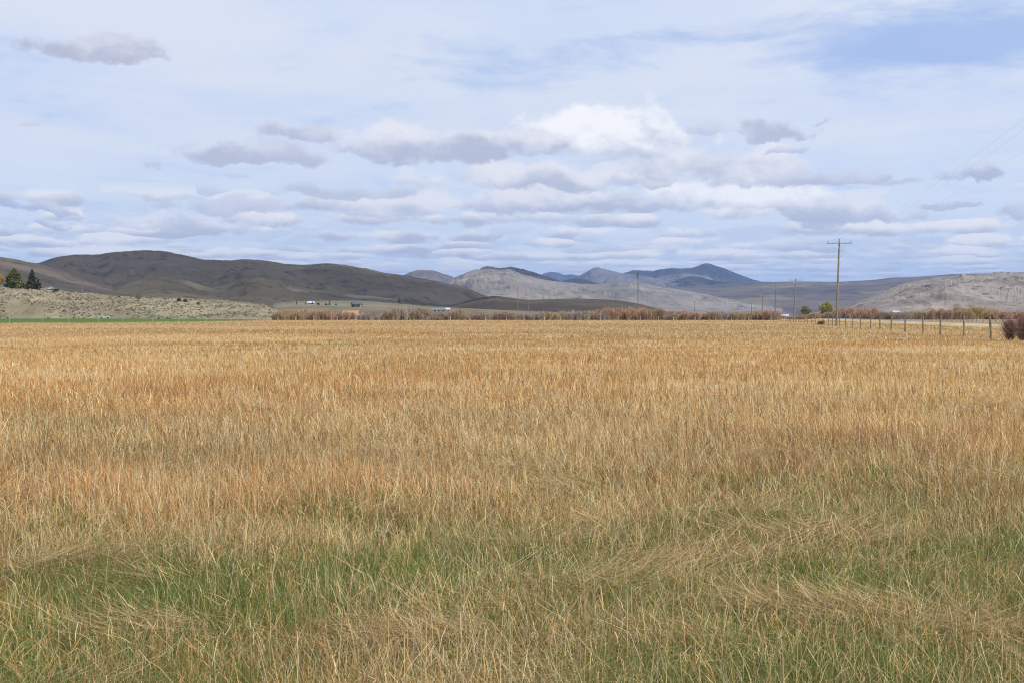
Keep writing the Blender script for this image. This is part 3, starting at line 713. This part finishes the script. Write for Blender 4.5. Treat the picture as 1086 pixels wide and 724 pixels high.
# big near bush at the right edge
def near_bush(px, py, w, h, label, cols, n, seed):
    d = CAMZ*F/(py-HY); x = PX(px, d)
    e = empty('rose_bush', (x, d, float(gz(x, d))-.03)); tag(e, label, 'bush')
    V, T, C = shrub_mesh(n, w, h, .016, cols, seed); mesh_np('twigs', V, T, M['twig'], e, cols=C)
    stems_mesh(w, h, seed, 14).build('trunk', M['bark'], e)  # several separate bush stems rising from one root
near_bush(1088, 361.5, 2.2, 1.9, 'dense dark red-brown leafless bush beside the fence at the right edge', ((.36, .21, .17), (.48, .31, .25), (.22, .14, .12)), 5200, 5)
near_bush(870.3, 344.5, 1.6, 1.0, 'small grey-green bush at the foot of the fence left of the near power pole', ((.16, .14, .08), (.24, .20, .11), (.12, .10, .06)), 900, 9)

def crown_mesh(kind, w, h, z0, n_cl, n_lf, lf, cols, seed):
    r = np.random.default_rng(seed)
    cl = []
    for _ in range(n_cl):
        if kind == 'cone':
            u_ = r.random()**1.25; rad = (1-u_)**.9*w/2*(.75+.35*r.random()); a_ = r.random()*6.28; rr_ = rad*math.sqrt(r.uniform(.25, 1)); cl.append((math.cos(a_)*rr_, math.sin(a_)*rr_, z0+u_*h, .16*w*(1-.6*u_)))
        elif kind == 'pine':
            u_ = r.random()**1.05; rad = (1-u_**2.0)*w/2*(.72+.34*r.random()); a_ = r.random()*6.28; rr_ = rad*math.sqrt(r.uniform(.3, 1)); cl.append((math.cos(a_)*rr_, math.sin(a_)*rr_, z0+u_*h*.95, .13*w*(1-.35*u_)))
        else:
            v_ = r.normal(0, 1, 3); v_ /= np.linalg.norm(v_); q_ = r.uniform(.35, 1)**.5*(.78+.3*r.random()); cl.append((v_[0]*q_*w/2*.82, v_[1]*q_*w/2*.82, z0+h/2+v_[2]*q_*h/2*.84, .15*w))
    cl = np.array(cl); k = np.repeat(np.arange(n_cl), n_lf); n = len(k)
    off = r.normal(0, 1, (n, 3)); off /= np.linalg.norm(off, axis=1)[:, None]; off *= (r.random(n)**.4)[:, None]
    P = cl[k, :3]+off*cl[k, 3:4]*np.array([1, 1, .75])
    a = r.normal(0, 1, (n, 3)); a /= np.linalg.norm(a, axis=1)[:, None]; b = np.cross(a, r.normal(0, 1, (n, 3))); b /= np.linalg.norm(b, axis=1)[:, None]
    s_ = lf*r.uniform(.6, 1.4, n)[:, None]
    V = np.stack([P-a*s_-b*s_*.5, P+a*s_-b*s_*.5, P+a*s_*.8+b*s_*.6, P-a*s_*.8+b*s_*.6], 1).reshape(-1, 3)
    T = np.arange(4*n).reshape(-1, 4)
    tone = r.uniform(.7, 1.25, n_cl)[k]
    f = r.random(n)[:, None]; C = (np.array(cols[0])*(1-f)+np.array(cols[1])*f)*tone[:, None]
    return V, T, np.repeat(C, 4, 0)
def tree(kind, px, d, zb, w, h, cols, label, cat='tree', name='tree', group=None, seed=1, n_cl=70, n_lf=36, bare=.12):
    e = empty(name, (PX(px, d), d, zb-.15)); tag(e, label, cat, group)
    b = MB(); r = random.Random(seed)
    tr = .028*h+.04
    b.tube([(0, 0, -.3), (tr*.3, 0, h*.3), (-tr*.2, tr*.2, h*.6), (0, 0, h*.9)], [tr, tr*.75, tr*.45, tr*.1], 7)
    for _ in range(9):
        a_ = r.uniform(0, 6.28); z_ = h*r.uniform(.2, .7); q = w*r.uniform(.2, .38)*(1 if kind != 'cone' else 1-z_/h)
        b.tube([(0, 0, z_), (math.cos(a_)*q*.5, math.sin(a_)*q*.5, z_+q*.35), (math.cos(a_)*q, math.sin(a_)*q, z_+q*.5)], [tr*.4, tr*.25, tr*.08], 5)
    b.build('trunk', M['bark'], e)
    V, T, C = crown_mesh(kind, w, h*(1-bare), h*bare, n_cl, n_lf, .035*max(w, 2)*(1 if w > 3 else 1.4), cols, seed)
    mesh_np('crown', V, T, M['leaf'], e, cols=C)
    return e
dB = 690.
GREEN = ((.12, .14, .05), (.21, .22, .085)); DK = ((.06, .068, .038), (.11, .11, .06)); YE = ((.50, .33, .07), (.62, .43, .12)); YG = ((.30, .30, .09), (.44, .42, .15)); OLV = ((.22, .21, .10), (.32, .29, .14))
def bz(px, d=dB): return zF(px, d)
tree('round', -2, dB, bz(1), 7.5, 8.3, YE, 'yellow leafed tree at the left picture edge on the bluff', seed=3)
tree('pine', 15.5, dB, bz(15)-.2, 10.2, 10.6, GREEN, 'broad rounded green pine on the bluff beside the yellow tree', name='pine_tree', seed=4, n_cl=130)
tree('cone', 34.5, dB+3, bz(36)-.2, 7.2, 11.0, DK, 'dark pointed conifer, taller trunk of the pair on the bluff', name='conifer_tree', seed=5, n_cl=95)
tree('cone', 41., dB+1, bz(41)-.3, 4.2, 6.5, ((.04, .05, .02), (.09, .09, .04)), 'smaller olive conifer leaning against the dark pointed conifer', name='conifer_tree', seed=15, n_cl=60)
tree('round', 147, dB-5, bz(147)-.2, 3.6, 4.2, OLV, 'small sparse olive tree alone on the bluff crest', seed=6, n_cl=36, n_lf=22)
for k_, (px, w, h, lb) in enumerate(((190, 2.8, 2.7, 'dark low juniper on the bluff crest, first of a tight pair'), (196.5, 2.8, 2.2, 'dark round juniper on the bluff crest, second of a tight pair'), (210, 2.4, 1.5, 'flat dark juniper standing apart just right of the juniper pair'), (126, 1.6, 1.1, 'tiny dark juniper on the bluff left of the olive tree'))):
    tree('round', px, dB, bz(px)-.2, w, h, DK, lb, name='juniper_tree', group='junipers on the bluff crest', seed=20+k_, n_cl=30, n_lf=20, bare=.02)
tree('round', 876.5, 520, 0, 6.4, 7.4, YG, 'bright yellow-green tree just left of the near power pole', seed=30, n_cl=80)
tree('round', 854.5, 530, 0, 4.6, 5.8, OLV, 'smaller olive green tree between the two nearest power poles', seed=31, n_cl=55)
def tz(px, d): return zT(px, d)
for k_, (px, d, w, h, lb) in enumerate(((314.5, 960, 1.6, 3.0, 'small dark cedar right of the utility pole on the terrace'), (349.5, 960, 2.2, 3.6, 'dark upright cedar between farmhouse and dark barn'), (346.0, 960, 2.4, 1.8, 'low dark cedar against the upright cedar'), (337.5, 965, 2.6, 2.0, 'dark bush-like cedar at the right end of the white-roofed farmhouse'), (324, 965, 1.6, 2.2, 'dark cedar at the left end of the white-roofed farmhouse'), (356.5, 960, 1.6, 1.6, 'tiny cedar on the pale terrace left of the dark barn'), (424, 1300, 5.5, 6.5, 'dark tree on the lower slope above the rounded willow clump'))):
    tree('cone' if h > w else 'round', px, d, tz(px, min(d, 1290))-.2, w, h, DK, lb, name='cedar_tree', group='cedars on the terrace', seed=40+k_, n_cl=34, n_lf=20, bare=.03)

# sagebrush on the bluff and junipers on slopes
def blobs(pos, sz, cols, seed):
    r = np.random.default_rng(seed)
    ico = np.array([(0, 0, 1), (.9, 0, .35), (.28, .85, .35), (-.72, .53, .35), (-.72, -.53, .35), (.28, -.85, .35), (.7, .5, -.3), (-.28, .85, -.3), (-.9, 0, -.3), (-.28, -.85, -.3), (.7, -.5, -.3)])
    fc = [(0, 1, 2), (0, 2, 3), (0, 3, 4), (0, 4, 5), (0, 5, 1), (1, 6, 2), (2, 6, 7), (2, 7, 3), (3, 7, 8), (3, 8, 4), (4, 8, 9), (4, 9, 5), (5, 9, 10), (5, 10, 1), (1, 10, 6)]
    n = len(pos)
    V = pos[:, None]+ico[None]*sz[:, None, None]*r.uniform(.55, 1.3, (n, 11, 1))*np.array([1, 1, .7])
    T = (np.arange(n)*11)[:, None, None]+np.array(fc)[None]
    f = r.random(n)[:, None]; C = np.array(cols[0])*(1-f)+np.array(cols[1])*f
    return V.reshape(-1, 3), T.reshape(-1, 3), np.repeat(C, 11, 0)
px_, t_, z_, D_, _ = HF['bluff']
n = 9000
ii = rng.integers(0, len(px_), n); jj = rng.integers(0, 110, n)
m_ = fbm(px_[ii]/14, t_[jj]*9, 3, 1) > .40
ii, jj = ii[m_], jj[m_]; n = len(ii)
wxs = (px_[ii]-CX)/F*D_[ii, jj]
V, T, C = blobs(np.stack([wxs, D_[ii, jj], z_[ii, jj]+.1], -1), rng.uniform(.2, .62, n)**1.0, ((.085, .085, .055), (.20, .185, .125)), 3)
o = mesh_np('sagebrush', V, T, M['sage'], cols=C); tag(o, 'grey-green sagebrush dotting the tan bluff on the left', 'sagebrush', kind='stuff')
px_, t_, z_, D_, _ = HF['terrace']

# ------------------------------------------------------------------ road, shoulders, beyond the fence
def fx(y, off=0.): return 31.3+.159*(y-84)+off        # fence line; road runs parallel
ys = np.concatenate([np.arange(20, 200, 4.), np.arange(200, 1500, 12.)])
def ribbon(name, o0, o1, z, m_, drop=0.):
    vs = []; n_ = 5
    for y in ys:
        for k_ in range(n_):
            o_ = o0+(o1-o0)*k_/(n_-1)
            vs.append((fx(y, o_), y, z-(drop if k_ in (0, n_-1) else 0)))
    fs = [(i_*n_+k_, i_*n_+k_+1, (i_+1)*n_+k_+1, (i_+1)*n_+k_) for i_ in range(len(ys)-1) for k_ in range(n_-1)]
    o = mesh_np(name, vs, fs, m_, smooth=False); tag(o, kind='structure'); return o
ribbon('road_verge', 14, 33, .42, M['ground'], .9)
ribbon('road', 19.2, 28.2, .427, M['asphalt'])
ribbon('road_edge_line', 19.7, 19.85, .432, M['paint'])
ribbon('road_edge_line', 27.5, 27.65, .432, M['paint'])

# ------------------------------------------------------------------ fences
def fence(name, label, posts, h, r0, m_, wires, cap=False, thin=()):
    e = empty(name, (posts[0][0], posts[0][1], 0)); tag(e, label, 'fence')
    ox, oy = posts[0]
    tops = []
    for k_, (x, y) in enumerate(posts):
        z0 = float(gz(x, y)); hh = h*random.uniform(.94, 1.06); lean = (random.gauss(0, .025), random.gauss(0, .025))
        r_ = r0*random.uniform(.85, 1.15)*(.45 if k_ in thin else 1)
        b = MB(); p0 = np.array((x-ox, y-oy, z0-.3)); p1 = p0+np.array((lean[0]*hh, lean[1]*hh, hh+.3))
        b.tube([p0, p0*.5+p1*.5+np.array((random.gauss(0, .008), 0, 0)), p1-np.array((0, 0, .015)), p1], [r_*1.08, r_, r_*.94, r_*.75], 9)
        b.build('post', m_, e)
        tops.append((p0+np.array((0, 0, .3)), p1))
    for wz in wires:
        b = MB()
        for (a0, a1), (b0, b1) in zip(tops[:-1], tops[1:]):
            pa = a0+(a1-a0)*wz; pb = b0+(b1-b0)*wz
            b.tube([pa, (pa+pb)/2-np.array((0, 0, .02)), pb], .0035, 4)
        b.build('wire', M['wire'], e)
    return e
# posts measured along the fence line: rows of the photo at 9.3 m spacing, from the right edge into the distance
fp = []
y = 84.-9.3*2
k_ = 0
while y < 440:
    fp.append((fx(y)+random.gauss(0, .08), y)); y += 9.3+random.gauss(0, .25)+(.0)
fence('roadside_fence', 'weathered wooden post and wire fence running beside the power poles to the right edge', fp, 1.58, .068, M['postwood'], (.35, .55, .75, .93))
fp2 = []
y = 250.
while y < 520: fp2.append((fx(y, 44)+random.gauss(0, .1), y)); y += 7.+random.gauss(0, .5)
fence('far_roadside_fence', 'pale short post fence on the far side of the road before the willows', fp2, 1.25, .09, M['postwood'], (.5, .9))
M['palepost'] = mat('bleached_post', worn((.30, .28, .24), (.46, .43, .38), 4., (8, 8, 1)))
fp3 = [(PX(px+random.uniform(-3, 3), 405), 405+random.gauss(0, 1.5)) for px in range(296, 830, 20)]
fence('field_edge_fence', 'sparse line of bleached posts along the foot of the willow band', fp3, 1.2, .10, M['palepost'], (.5, .9))
fp4 = [(PX(px, 296+.0*px), 296-.0*px+random.gauss(0, 1)) for px in (-30, 12, 44, 74, 104, 132, 160, 190, 218, 246, 272)]
fence('lawn_fence', 'thin pale posts along the near edge of the green strip on the left', fp4, .95, .045, M['palepost'], (.5, .9))

# ------------------------------------------------------------------ power line
def power_pole(x, y, z0, h, label, arm=2.7, style='pins', cans=0, lean=0., fat=1., group='power poles beside the road'):
    e = empty('power_pole', (x, y, z0), 0); tag(e, label, 'power pole', group)
    tp = np.array((lean*h, 0, h))
    MB().tube([(0, 0, -.5), tp*.33, tp*.66, tp], [.19*fat, .165*fat, .14*fat, .11*fat], 12).build('pole', M['wood'], e, smooth=False)
    th = -math.atan(.159)
    dx, dy = math.cos(th), math.sin(th)
    zc = h-.42
    cx = lean*zc
    def P(s_, z_=0, f_=0): return np.array((cx+dx*s_+dy*f_, dy*s_-dx*f_, zc+z_))
    b = MB(); b.box((cx+dy*.17, -dx*.17, zc), (arm, .10, .13), .01, th); b.build('crossarm', M['arm'], e)
    for s_ in (-1, 1):
        MB().tube([P(s_*arm*.30, -.05, .19), P(0, -.75, .17)], .018, 5).build('brace', M['steel'], e)
    ends = []
    spots = [(-arm/2+.12, 1), (arm/2-.12, 1), (0, 2)]
    for s_, kd in spots:
        if kd == 2: p = np.array(tuple(tp)); b_ = MB()
        else: p = P(s_, .065, .17)
        b = MB(); b.tube([p, p+(0, 0, .13)], .015, 6); pin = p+np.array((0, 0, .10))
        b.tube([pin, pin+(0, 0, .03), pin+(0, 0, .05), pin+(0, 0, .10), pin+(0, 0, .12), pin+(0, 0, .17), pin+(0, 0, .19)], [.04, .085, .05, .075, .045, .055, .02], 10)
        b.build('insulator', M['insul'], e, smooth=False); ends.append(pin+np.array((x, y, z0+.17)))
    for c_ in range(cans):
        s_ = (-1, 1)[c_ % 2]; p = P(s_*.55, -1.6, 0)
        cz = MB(); cz.tube([p, p+(0, 0, .08), p+(0, 0, .95), p+(0, 0, 1.05)], [.22, .27, .27, .12], 14); t_o = cz.build('transformer', M['can'], e, smooth=False)
        MB().box((p[0]-s_*.33*dx, p[1], p[2]+.6), (.3, .08, .12)).build('bracket', M['steel'], e)
    return ends
poles = []
def pole_at(px, pytop, d, label, lean=0., **kw):
    x = PX(px, d); z0 = float(gz(x, d)) if d < 400 else 0.
    h = PZ(pytop, d)-z0-.3
    return power_pole(x, d, z0, h, label, lean=lean, **kw)
E0 = pole_at(1140, 96, 64, 'weathered power pole just outside the right edge', lean=.0)
E1 = pole_at(887, 253.5, 193, 'tallest and nearest power pole with a wide bare crossarm above the fence', lean=.03, arm=3.6)
E2 = pole_at(842, 295, 385, 'second power pole with dark insulators on the crossarm ends', lean=.04, arm=3.9, fat=1.5)
E3 = pole_at(822, 303, 480, 'third power pole with a faint pale crossarm behind the second', lean=.02, arm=4.0, fat=1.5)
E4 = pole_at(808.5, 311, 610, 'fourth power pole, shorter, left of the white-roofed shed', arm=4.0, fat=1.7)
E5 = pole_at(797, 321.5, 800, 'most distant power pole carrying two pale transformer cans', arm=4.0, cans=2, fat=1.8)
line_sets = [E0, E1, E2, E3, E4, E5]
names = ('left', 'right', 'centre')
wl = ('wire strung from the left crossarm ends of the roadside poles', 'wire strung from the right crossarm ends of the roadside poles', 'wire strung along the tops of the roadside poles')
for w in range(3):
    b = MB()
    ext = [2*line_sets[0][w]-line_sets[1][w]]+[E[w] for E in line_sets]
    for a_, c_ in zip(ext[:-1], ext[1:]):
        Ld = float(np.linalg.norm(c_-a_)); sag = .009*Ld
        b.tube([a_+(c_-a_)*s_-np.array((0, 0, 4*sag*s_*(1-s_))) for s_ in np.linspace(0, 1, 25)], .0032, 5)
    o = b.build('power_line', M['wire']); tag(o, wl[w], 'wire', 'power lines')
def small_pole(px, pytop, d, z0, label, arm=1.6):
    x = PX(px, d); h = PZ(pytop, d)-z0
    e = empty('utility_pole', (x, d, z0)); tag(e, label, 'utility pole', 'small distant utility poles')
    MB().tube([(0, 0, -.5), (0, 0, h*.5), (0, 0, h)], [.20, .17, .13], 8).build('pole', M['wood'], e)
    if arm:
        MB().box((0, -.2, h-.5), (arm, .14, .18), .01).build('crossarm', M['wood'], e)
        for s_ in (-1, 1): MB().tube([(s_*arm*.42, -.2, h-.41), (s_*arm*.42, -.2, h-.2)], [.06, .03], 6).build('insulator', M['insul'], e)
small_pole(87.5, 301.5, dB, bz(87), 'thin dark pole with short crossarm on the bluff crest', 1.5)
small_pole(309.5, 308, 960, tz(309, 960), 'tall thin dark pole on the terrace left of the farmhouse', 1.6)
small_pole(297.5, 322, 900, tz(299, 900), 'short pole on the terrace near the bluff end', 0)
small_pole(305.5, 322, 930, tz(305, 930), 'short thin pole just left of the tall terrace pole', 0)
small_pole(549, 303.5, 900, 0, 'faint thin pole above the grey willows below the pale mountain', 1.4)
small_pole(736.5, 319, 900, 0, 'short pole standing alone above the willows right of the mast', 1.6)
small_pole(560.5, 319.5, 800, 0, 'low dark pole rising from the willows at the end of the dark ridge', 1.4)
small_pole(830.5, 320, 640, 0, 'thin pole between the second and third power poles', 1.4)
# mast
dM = 620.; xM = PX(676.4, dM); hM = PZ(288.5, dM)
e = empty('radio_mast', (xM, dM, 0)); tag(e, 'tall dark slender lattice mast rising from the reddish willows', 'mast')
b = MB()
for k_ in range(3):
    a_ = k_*2.094; b.tube([(math.cos(a_)*.32, math.sin(a_)*.32, 0), (math.cos(a_)*.2, math.sin(a_)*.2, hM)], [.05, .04], 6)
b.build('lattice_leg', M['mast'], e)
b = MB(); nst = 24
for s_ in range(nst):
    for k_ in range(3):
        z0 = hM*s_/nst; z1 = hM*(s_+1)/nst; r0 = .32-.12*s_/nst; a0 = (k_)*2.094; a1 = (k_+1)*2.094
        b.tube([(math.cos(a0)*r0, math.sin(a0)*r0, z0), (math.cos(a1)*r0, math.sin(a1)*r0, z1)], .03, 4)
b.build('bracing', M['mast'], e)
for k_ in range(3):
    a_ = k_*2.094+.5; MB().box((math.cos(a_)*.36, math.sin(a_)*.36, hM-1.6), (.22, .2, 2.6), .02, a_).build('antenna_panel', M['mast'], e)
MB().tube([(0, 0, hM-.2), (0, 0, hM+1.2)], .035, 6).build('whip', M['mast'], e)
for zz_, wd2 in ((PZ(305, dM), 1.3), (PZ(307.5, dM), 2.6), (PZ(309, dM), 1.6)):
    MB().box((.0, -.5, zz_), (wd2, .12, .14), .01).build('mounting_bar', M['mast'], e)

# ------------------------------------------------------------------ buildings
def house(name, px, d, z0, w, dep, hw, hr, wall, roof, label, cat='house', rz=.15, win=2, door=True, over=.3):
    e = empty(name, (PX(px, d), d, z0-.1), rz); tag(e, label, cat)
    MB().box((0, 0, hw/2), (w, dep, hw)).build('wall', wall, e)
    # gables
    g_ = MB()
    for s_ in (-1, 1):
        x = s_*(w/2-.01); g_.add([(x, -dep/2, hw), (x, dep/2, hw), (x, 0, hw+hr-.06), (x-s_*.12, -dep/2, hw), (x-s_*.12, dep/2, hw), (x-s_*.12, 0, hw+hr-.06)], [(0, 1, 2), (3, 5, 4), (0, 2, 5, 3), (1, 4, 5, 2), (0, 3, 4, 1)])
    g_.build('gable', wall, e)
    r_ = MB(); a, bb = w/2+over, dep/2+over; k = hr*(over/(dep/2)); th = .12
    for s_ in (-1, 1):
        r_.add([(-a, s_*bb, hw-k), (a, s_*bb, hw-k), (a, 0, hw+hr), (-a, 0, hw+hr), (-a, s_*bb, hw-k+th), (a, s_*bb, hw-k+th), (a, 0, hw+hr+th), (-a, 0, hw+hr+th)], [(0, 1, 2, 3), (4, 7, 6, 5), (0, 4, 5, 1), (0, 3, 7, 4), (1, 5, 6, 2)])
    r_.build('roof', roof, e)
    for k_ in range(win):
        x = -w/2+w*(k_+.7)/(win+.9)
        f_ = MB().box((x, -dep/2-.02, hw*.58), (1.1, .06, 1.0)).build('window', M['white'] if wall is not M['white'] else M['dark'], e)
        MB().box((x, -dep/2-.055, hw*.58), (.92, .02, .82)).build('pane', M['glass'], f_)
    if door:
        dr = MB().box((w/2-1.1, -dep/2-.025, 1.02), (.95, .06, 2.04)).build('door', M['dark'] if wall is M['white'] else M['white'], e)
        MB().tube([(w/2-.78, -dep/2-.06, 1.), (w/2-.78, -dep/2-.12, 1.)], .04, 6).build('handle', M['steel'], dr)
    return e
house('farmhouse', 330, 985, zT(330, 985), 4.8, 4, 1.1, 1.1, M['white'], M['whiteroof'], 'small white-roofed farmhouse on the pale terrace under the brown hills')
house('barn', 378.5, 900, zT(378, 900), 6.6, 5.5, 2.0, 1.7, M['dark'], M['blueroof'], 'dark barn with blue-grey roof above the rusty barn', 'barn', rz=.3, win=1)
house('barn', 372.5, 500, 0, 6.5, 3.4, 1.5, 1.9, M['rust'], M['rust'], 'low rust-red barn sunk in the willow band', 'barn', rz=-.35, win=0)
house('ranch_house', 466.5, 880, max(zT(466, 880), 0)-.9, 10.5, 6, 2.0, 1.3, M['white'], M['greenroof'], 'long white house with grey-green roof behind the low willows', rz=.05, win=3)
house('pump_house', 475.0, 860, max(zT(475, 860), 0)-.4, 2.6, 3., 2.2, 1., M['white'], M['whiteroof'], 'small bright white shed at the right end of the green-roofed house', 'shed', win=0)
house('metal_shed', 830.5, 545, 0, 3.8, 4., 1.3, .7, M['rust'], M['whiteroof'], 'low shed with a pale bluish metal roof beside the third power pole', 'shed', rz=.1, win=1, door=False)
house('trailer_home', 950, 620, 0, 3.2, 3.0, 3.1, .6, M['white'], M['whiteroof'], 'white-roofed trailer peeping over the willows below the rocky hill', 'trailer', rz=0, win=1)
house('loafing_shed', 59.8, dB-3, bz(60, dB-3)-.3, 2.6, 2.4, 1.5, .35, M['dark'], M['dark'], 'small dark shed on the bluff right of the conifers', 'shed', rz=.3, win=0, door=False)
def truck(px, d, z0, label):
    e = empty('pickup_truck', (PX(px, d), d, z0), .25); tag(e, label, 'truck')
    MB().box((0, 0, .75), (4.6, 1.8, .65), .12).build('body', M['white'], e)
    c = MB(); c.add([(-.2, -.8, 1.08), (1.3, -.8, 1.08), (1.3, .8, 1.08), (-.2, .8, 1.08), (0, -.7, 1.75), (1.0, -.7, 1.75), (1.0, .7, 1.75), (0, .7, 1.75)], [(0, 1, 5, 4), (1, 2, 6, 5), (2, 3, 7, 6), (3, 0, 4, 7), (4, 5, 6, 7)]); c.build('cab', M['white'], e)
    MB().add([(.02, -.79, 1.2), (1.08, -.79, 1.2), (.95, -.725, 1.62), (.08, -.725, 1.62)], [(0, 1, 2, 3)]).build('side_window', M['glass'], e)
    for sx in (-1.4, 1.4):
        for sy in (-.85, .85): MB().tube([(sx, sy-.11, .38), (sx, sy+.11, .38)], .38, 14).build('wheel', M['dark'], e)
truck(53, dB+2, bz(53, dB+2), 'white pickup truck parked on the bluff left of the dark shed')
truck(111, dB-88, .05, 'small white pickup truck at the foot of the bluff above the green strip')

# ------------------------------------------------------------------ unseen thin cloud added high overhead to shade the brown hills
def cloud(name, cx, cy, cz, rx, ry, rz_, seed):
    nu, nv = 120, 60
    u = np.linspace(0, 2*math.pi, nu, endpoint=False); v = np.linspace(0.001, math.pi-.001, nv)
    UU, VV = np.meshgrid(u, v, indexing='ij')
    dx, dy, dz = np.cos(UU)*np.sin(VV), np.sin(UU)*np.sin(VV), np.cos(VV)
    n_ = 1+.5*(fbm(dx*2.2+5+seed, dy*2.2+dz*1.3+5, 5, 3, .55)-.5)*2
    x = cx+dx*rx*n_; y = cy+dy*ry*n_; z = cz+np.where(dz > 0, dz*rz_, dz*rz_*.18)*n_
    V = np.stack([x, y, z], -1).reshape(-1, 3)
    i = np.arange(nu)[:, None]; j = np.arange(nv-1)[None, :]
    T = np.stack([i*nv+j, i*nv+j+1, ((i+1) % nu)*nv+j+1, ((i+1) % nu)*nv+j], -1).reshape(-1, 4)
    o = mesh_np(name, V, T, M['cloud'], smooth=True); tag(o, 'unseen thin cloud added above the picture to shade the brown hills', 'cloud', kind='stuff')
def fn_vapour(t, b):
    P = t.new('ShaderNodeNewGeometry').outputs['Position']
    n = t.noise(P, .0011, 5, .6)
    tr = t.new('ShaderNodeBsdfTransparent'); mx = t.new('ShaderNodeMixShader', i0=t.ss(n, .38, .66, .40, .82), i1=b.outputs[0], i2=tr.outputs[0])  # patchy transparency lets part of the sun through onto the hills
    t.l.new(mx.outputs[0], t.n['Material Output'].inputs[0])
M['cloud'] = mat('thin_shade_cloud', fn_vapour, col=(.85, .86, .88), rough=1, spec=0)
ALT = 2400.
def over(tx, ty): return (tx+sd[0]/sd[2]*ALT, ty+sd[1]/sd[2]*ALT)
c_ = over(-640, 2350); cloud('cloud', c_[0], c_[1], ALT+150, 850, 1080, 330, 1)

# ------------------------------------------------------------------ air
hz_ = MB().box((0, 0, 449.), (98000, 98000, 904.))
HM = bpy.data.materials.new('air'); HM.use_nodes = True; t = NT(HM.node_tree); t.n.clear()
pv = t.new('ShaderNodeVolumePrincipled', Color=(.38, .58, 1.), Density=3.2e-5, Anisotropy=.0)
t.new('ShaderNodeOutputMaterial', Volume=pv.outputs[0])
o = hz_.build('haze', HM); tag(o, 'thin blue air haze over the whole valley', 'haze', kind='stuff')

# ------------------------------------------------------------------ render settings
S.render.engine = 'CYCLES'
S.cycles.max_bounces = 5; S.cycles.diffuse_bounces = 3; S.cycles.transmission_bounces = 3; S.cycles.glossy_bounces = 2; S.cycles.volume_bounces = 0
S.cycles.use_denoising = True
S.cycles.use_adaptive_sampling = True; S.cycles.adaptive_threshold = .004
S.cycles.denoiser = 'OPENIMAGEDENOISE'; S.cycles.denoising_input_passes = 'RGB_ALBEDO_NORMAL'; S.cycles.denoising_prefilter = 'NONE'
S.cycles.filter_width = 1.15
S.view_settings.view_transform = 'Standard'; S.view_settings.look = 'None'; S.view_settings.exposure = 0.; S.view_settings.gamma = 1; S.view_settings.use_curve_mapping = False
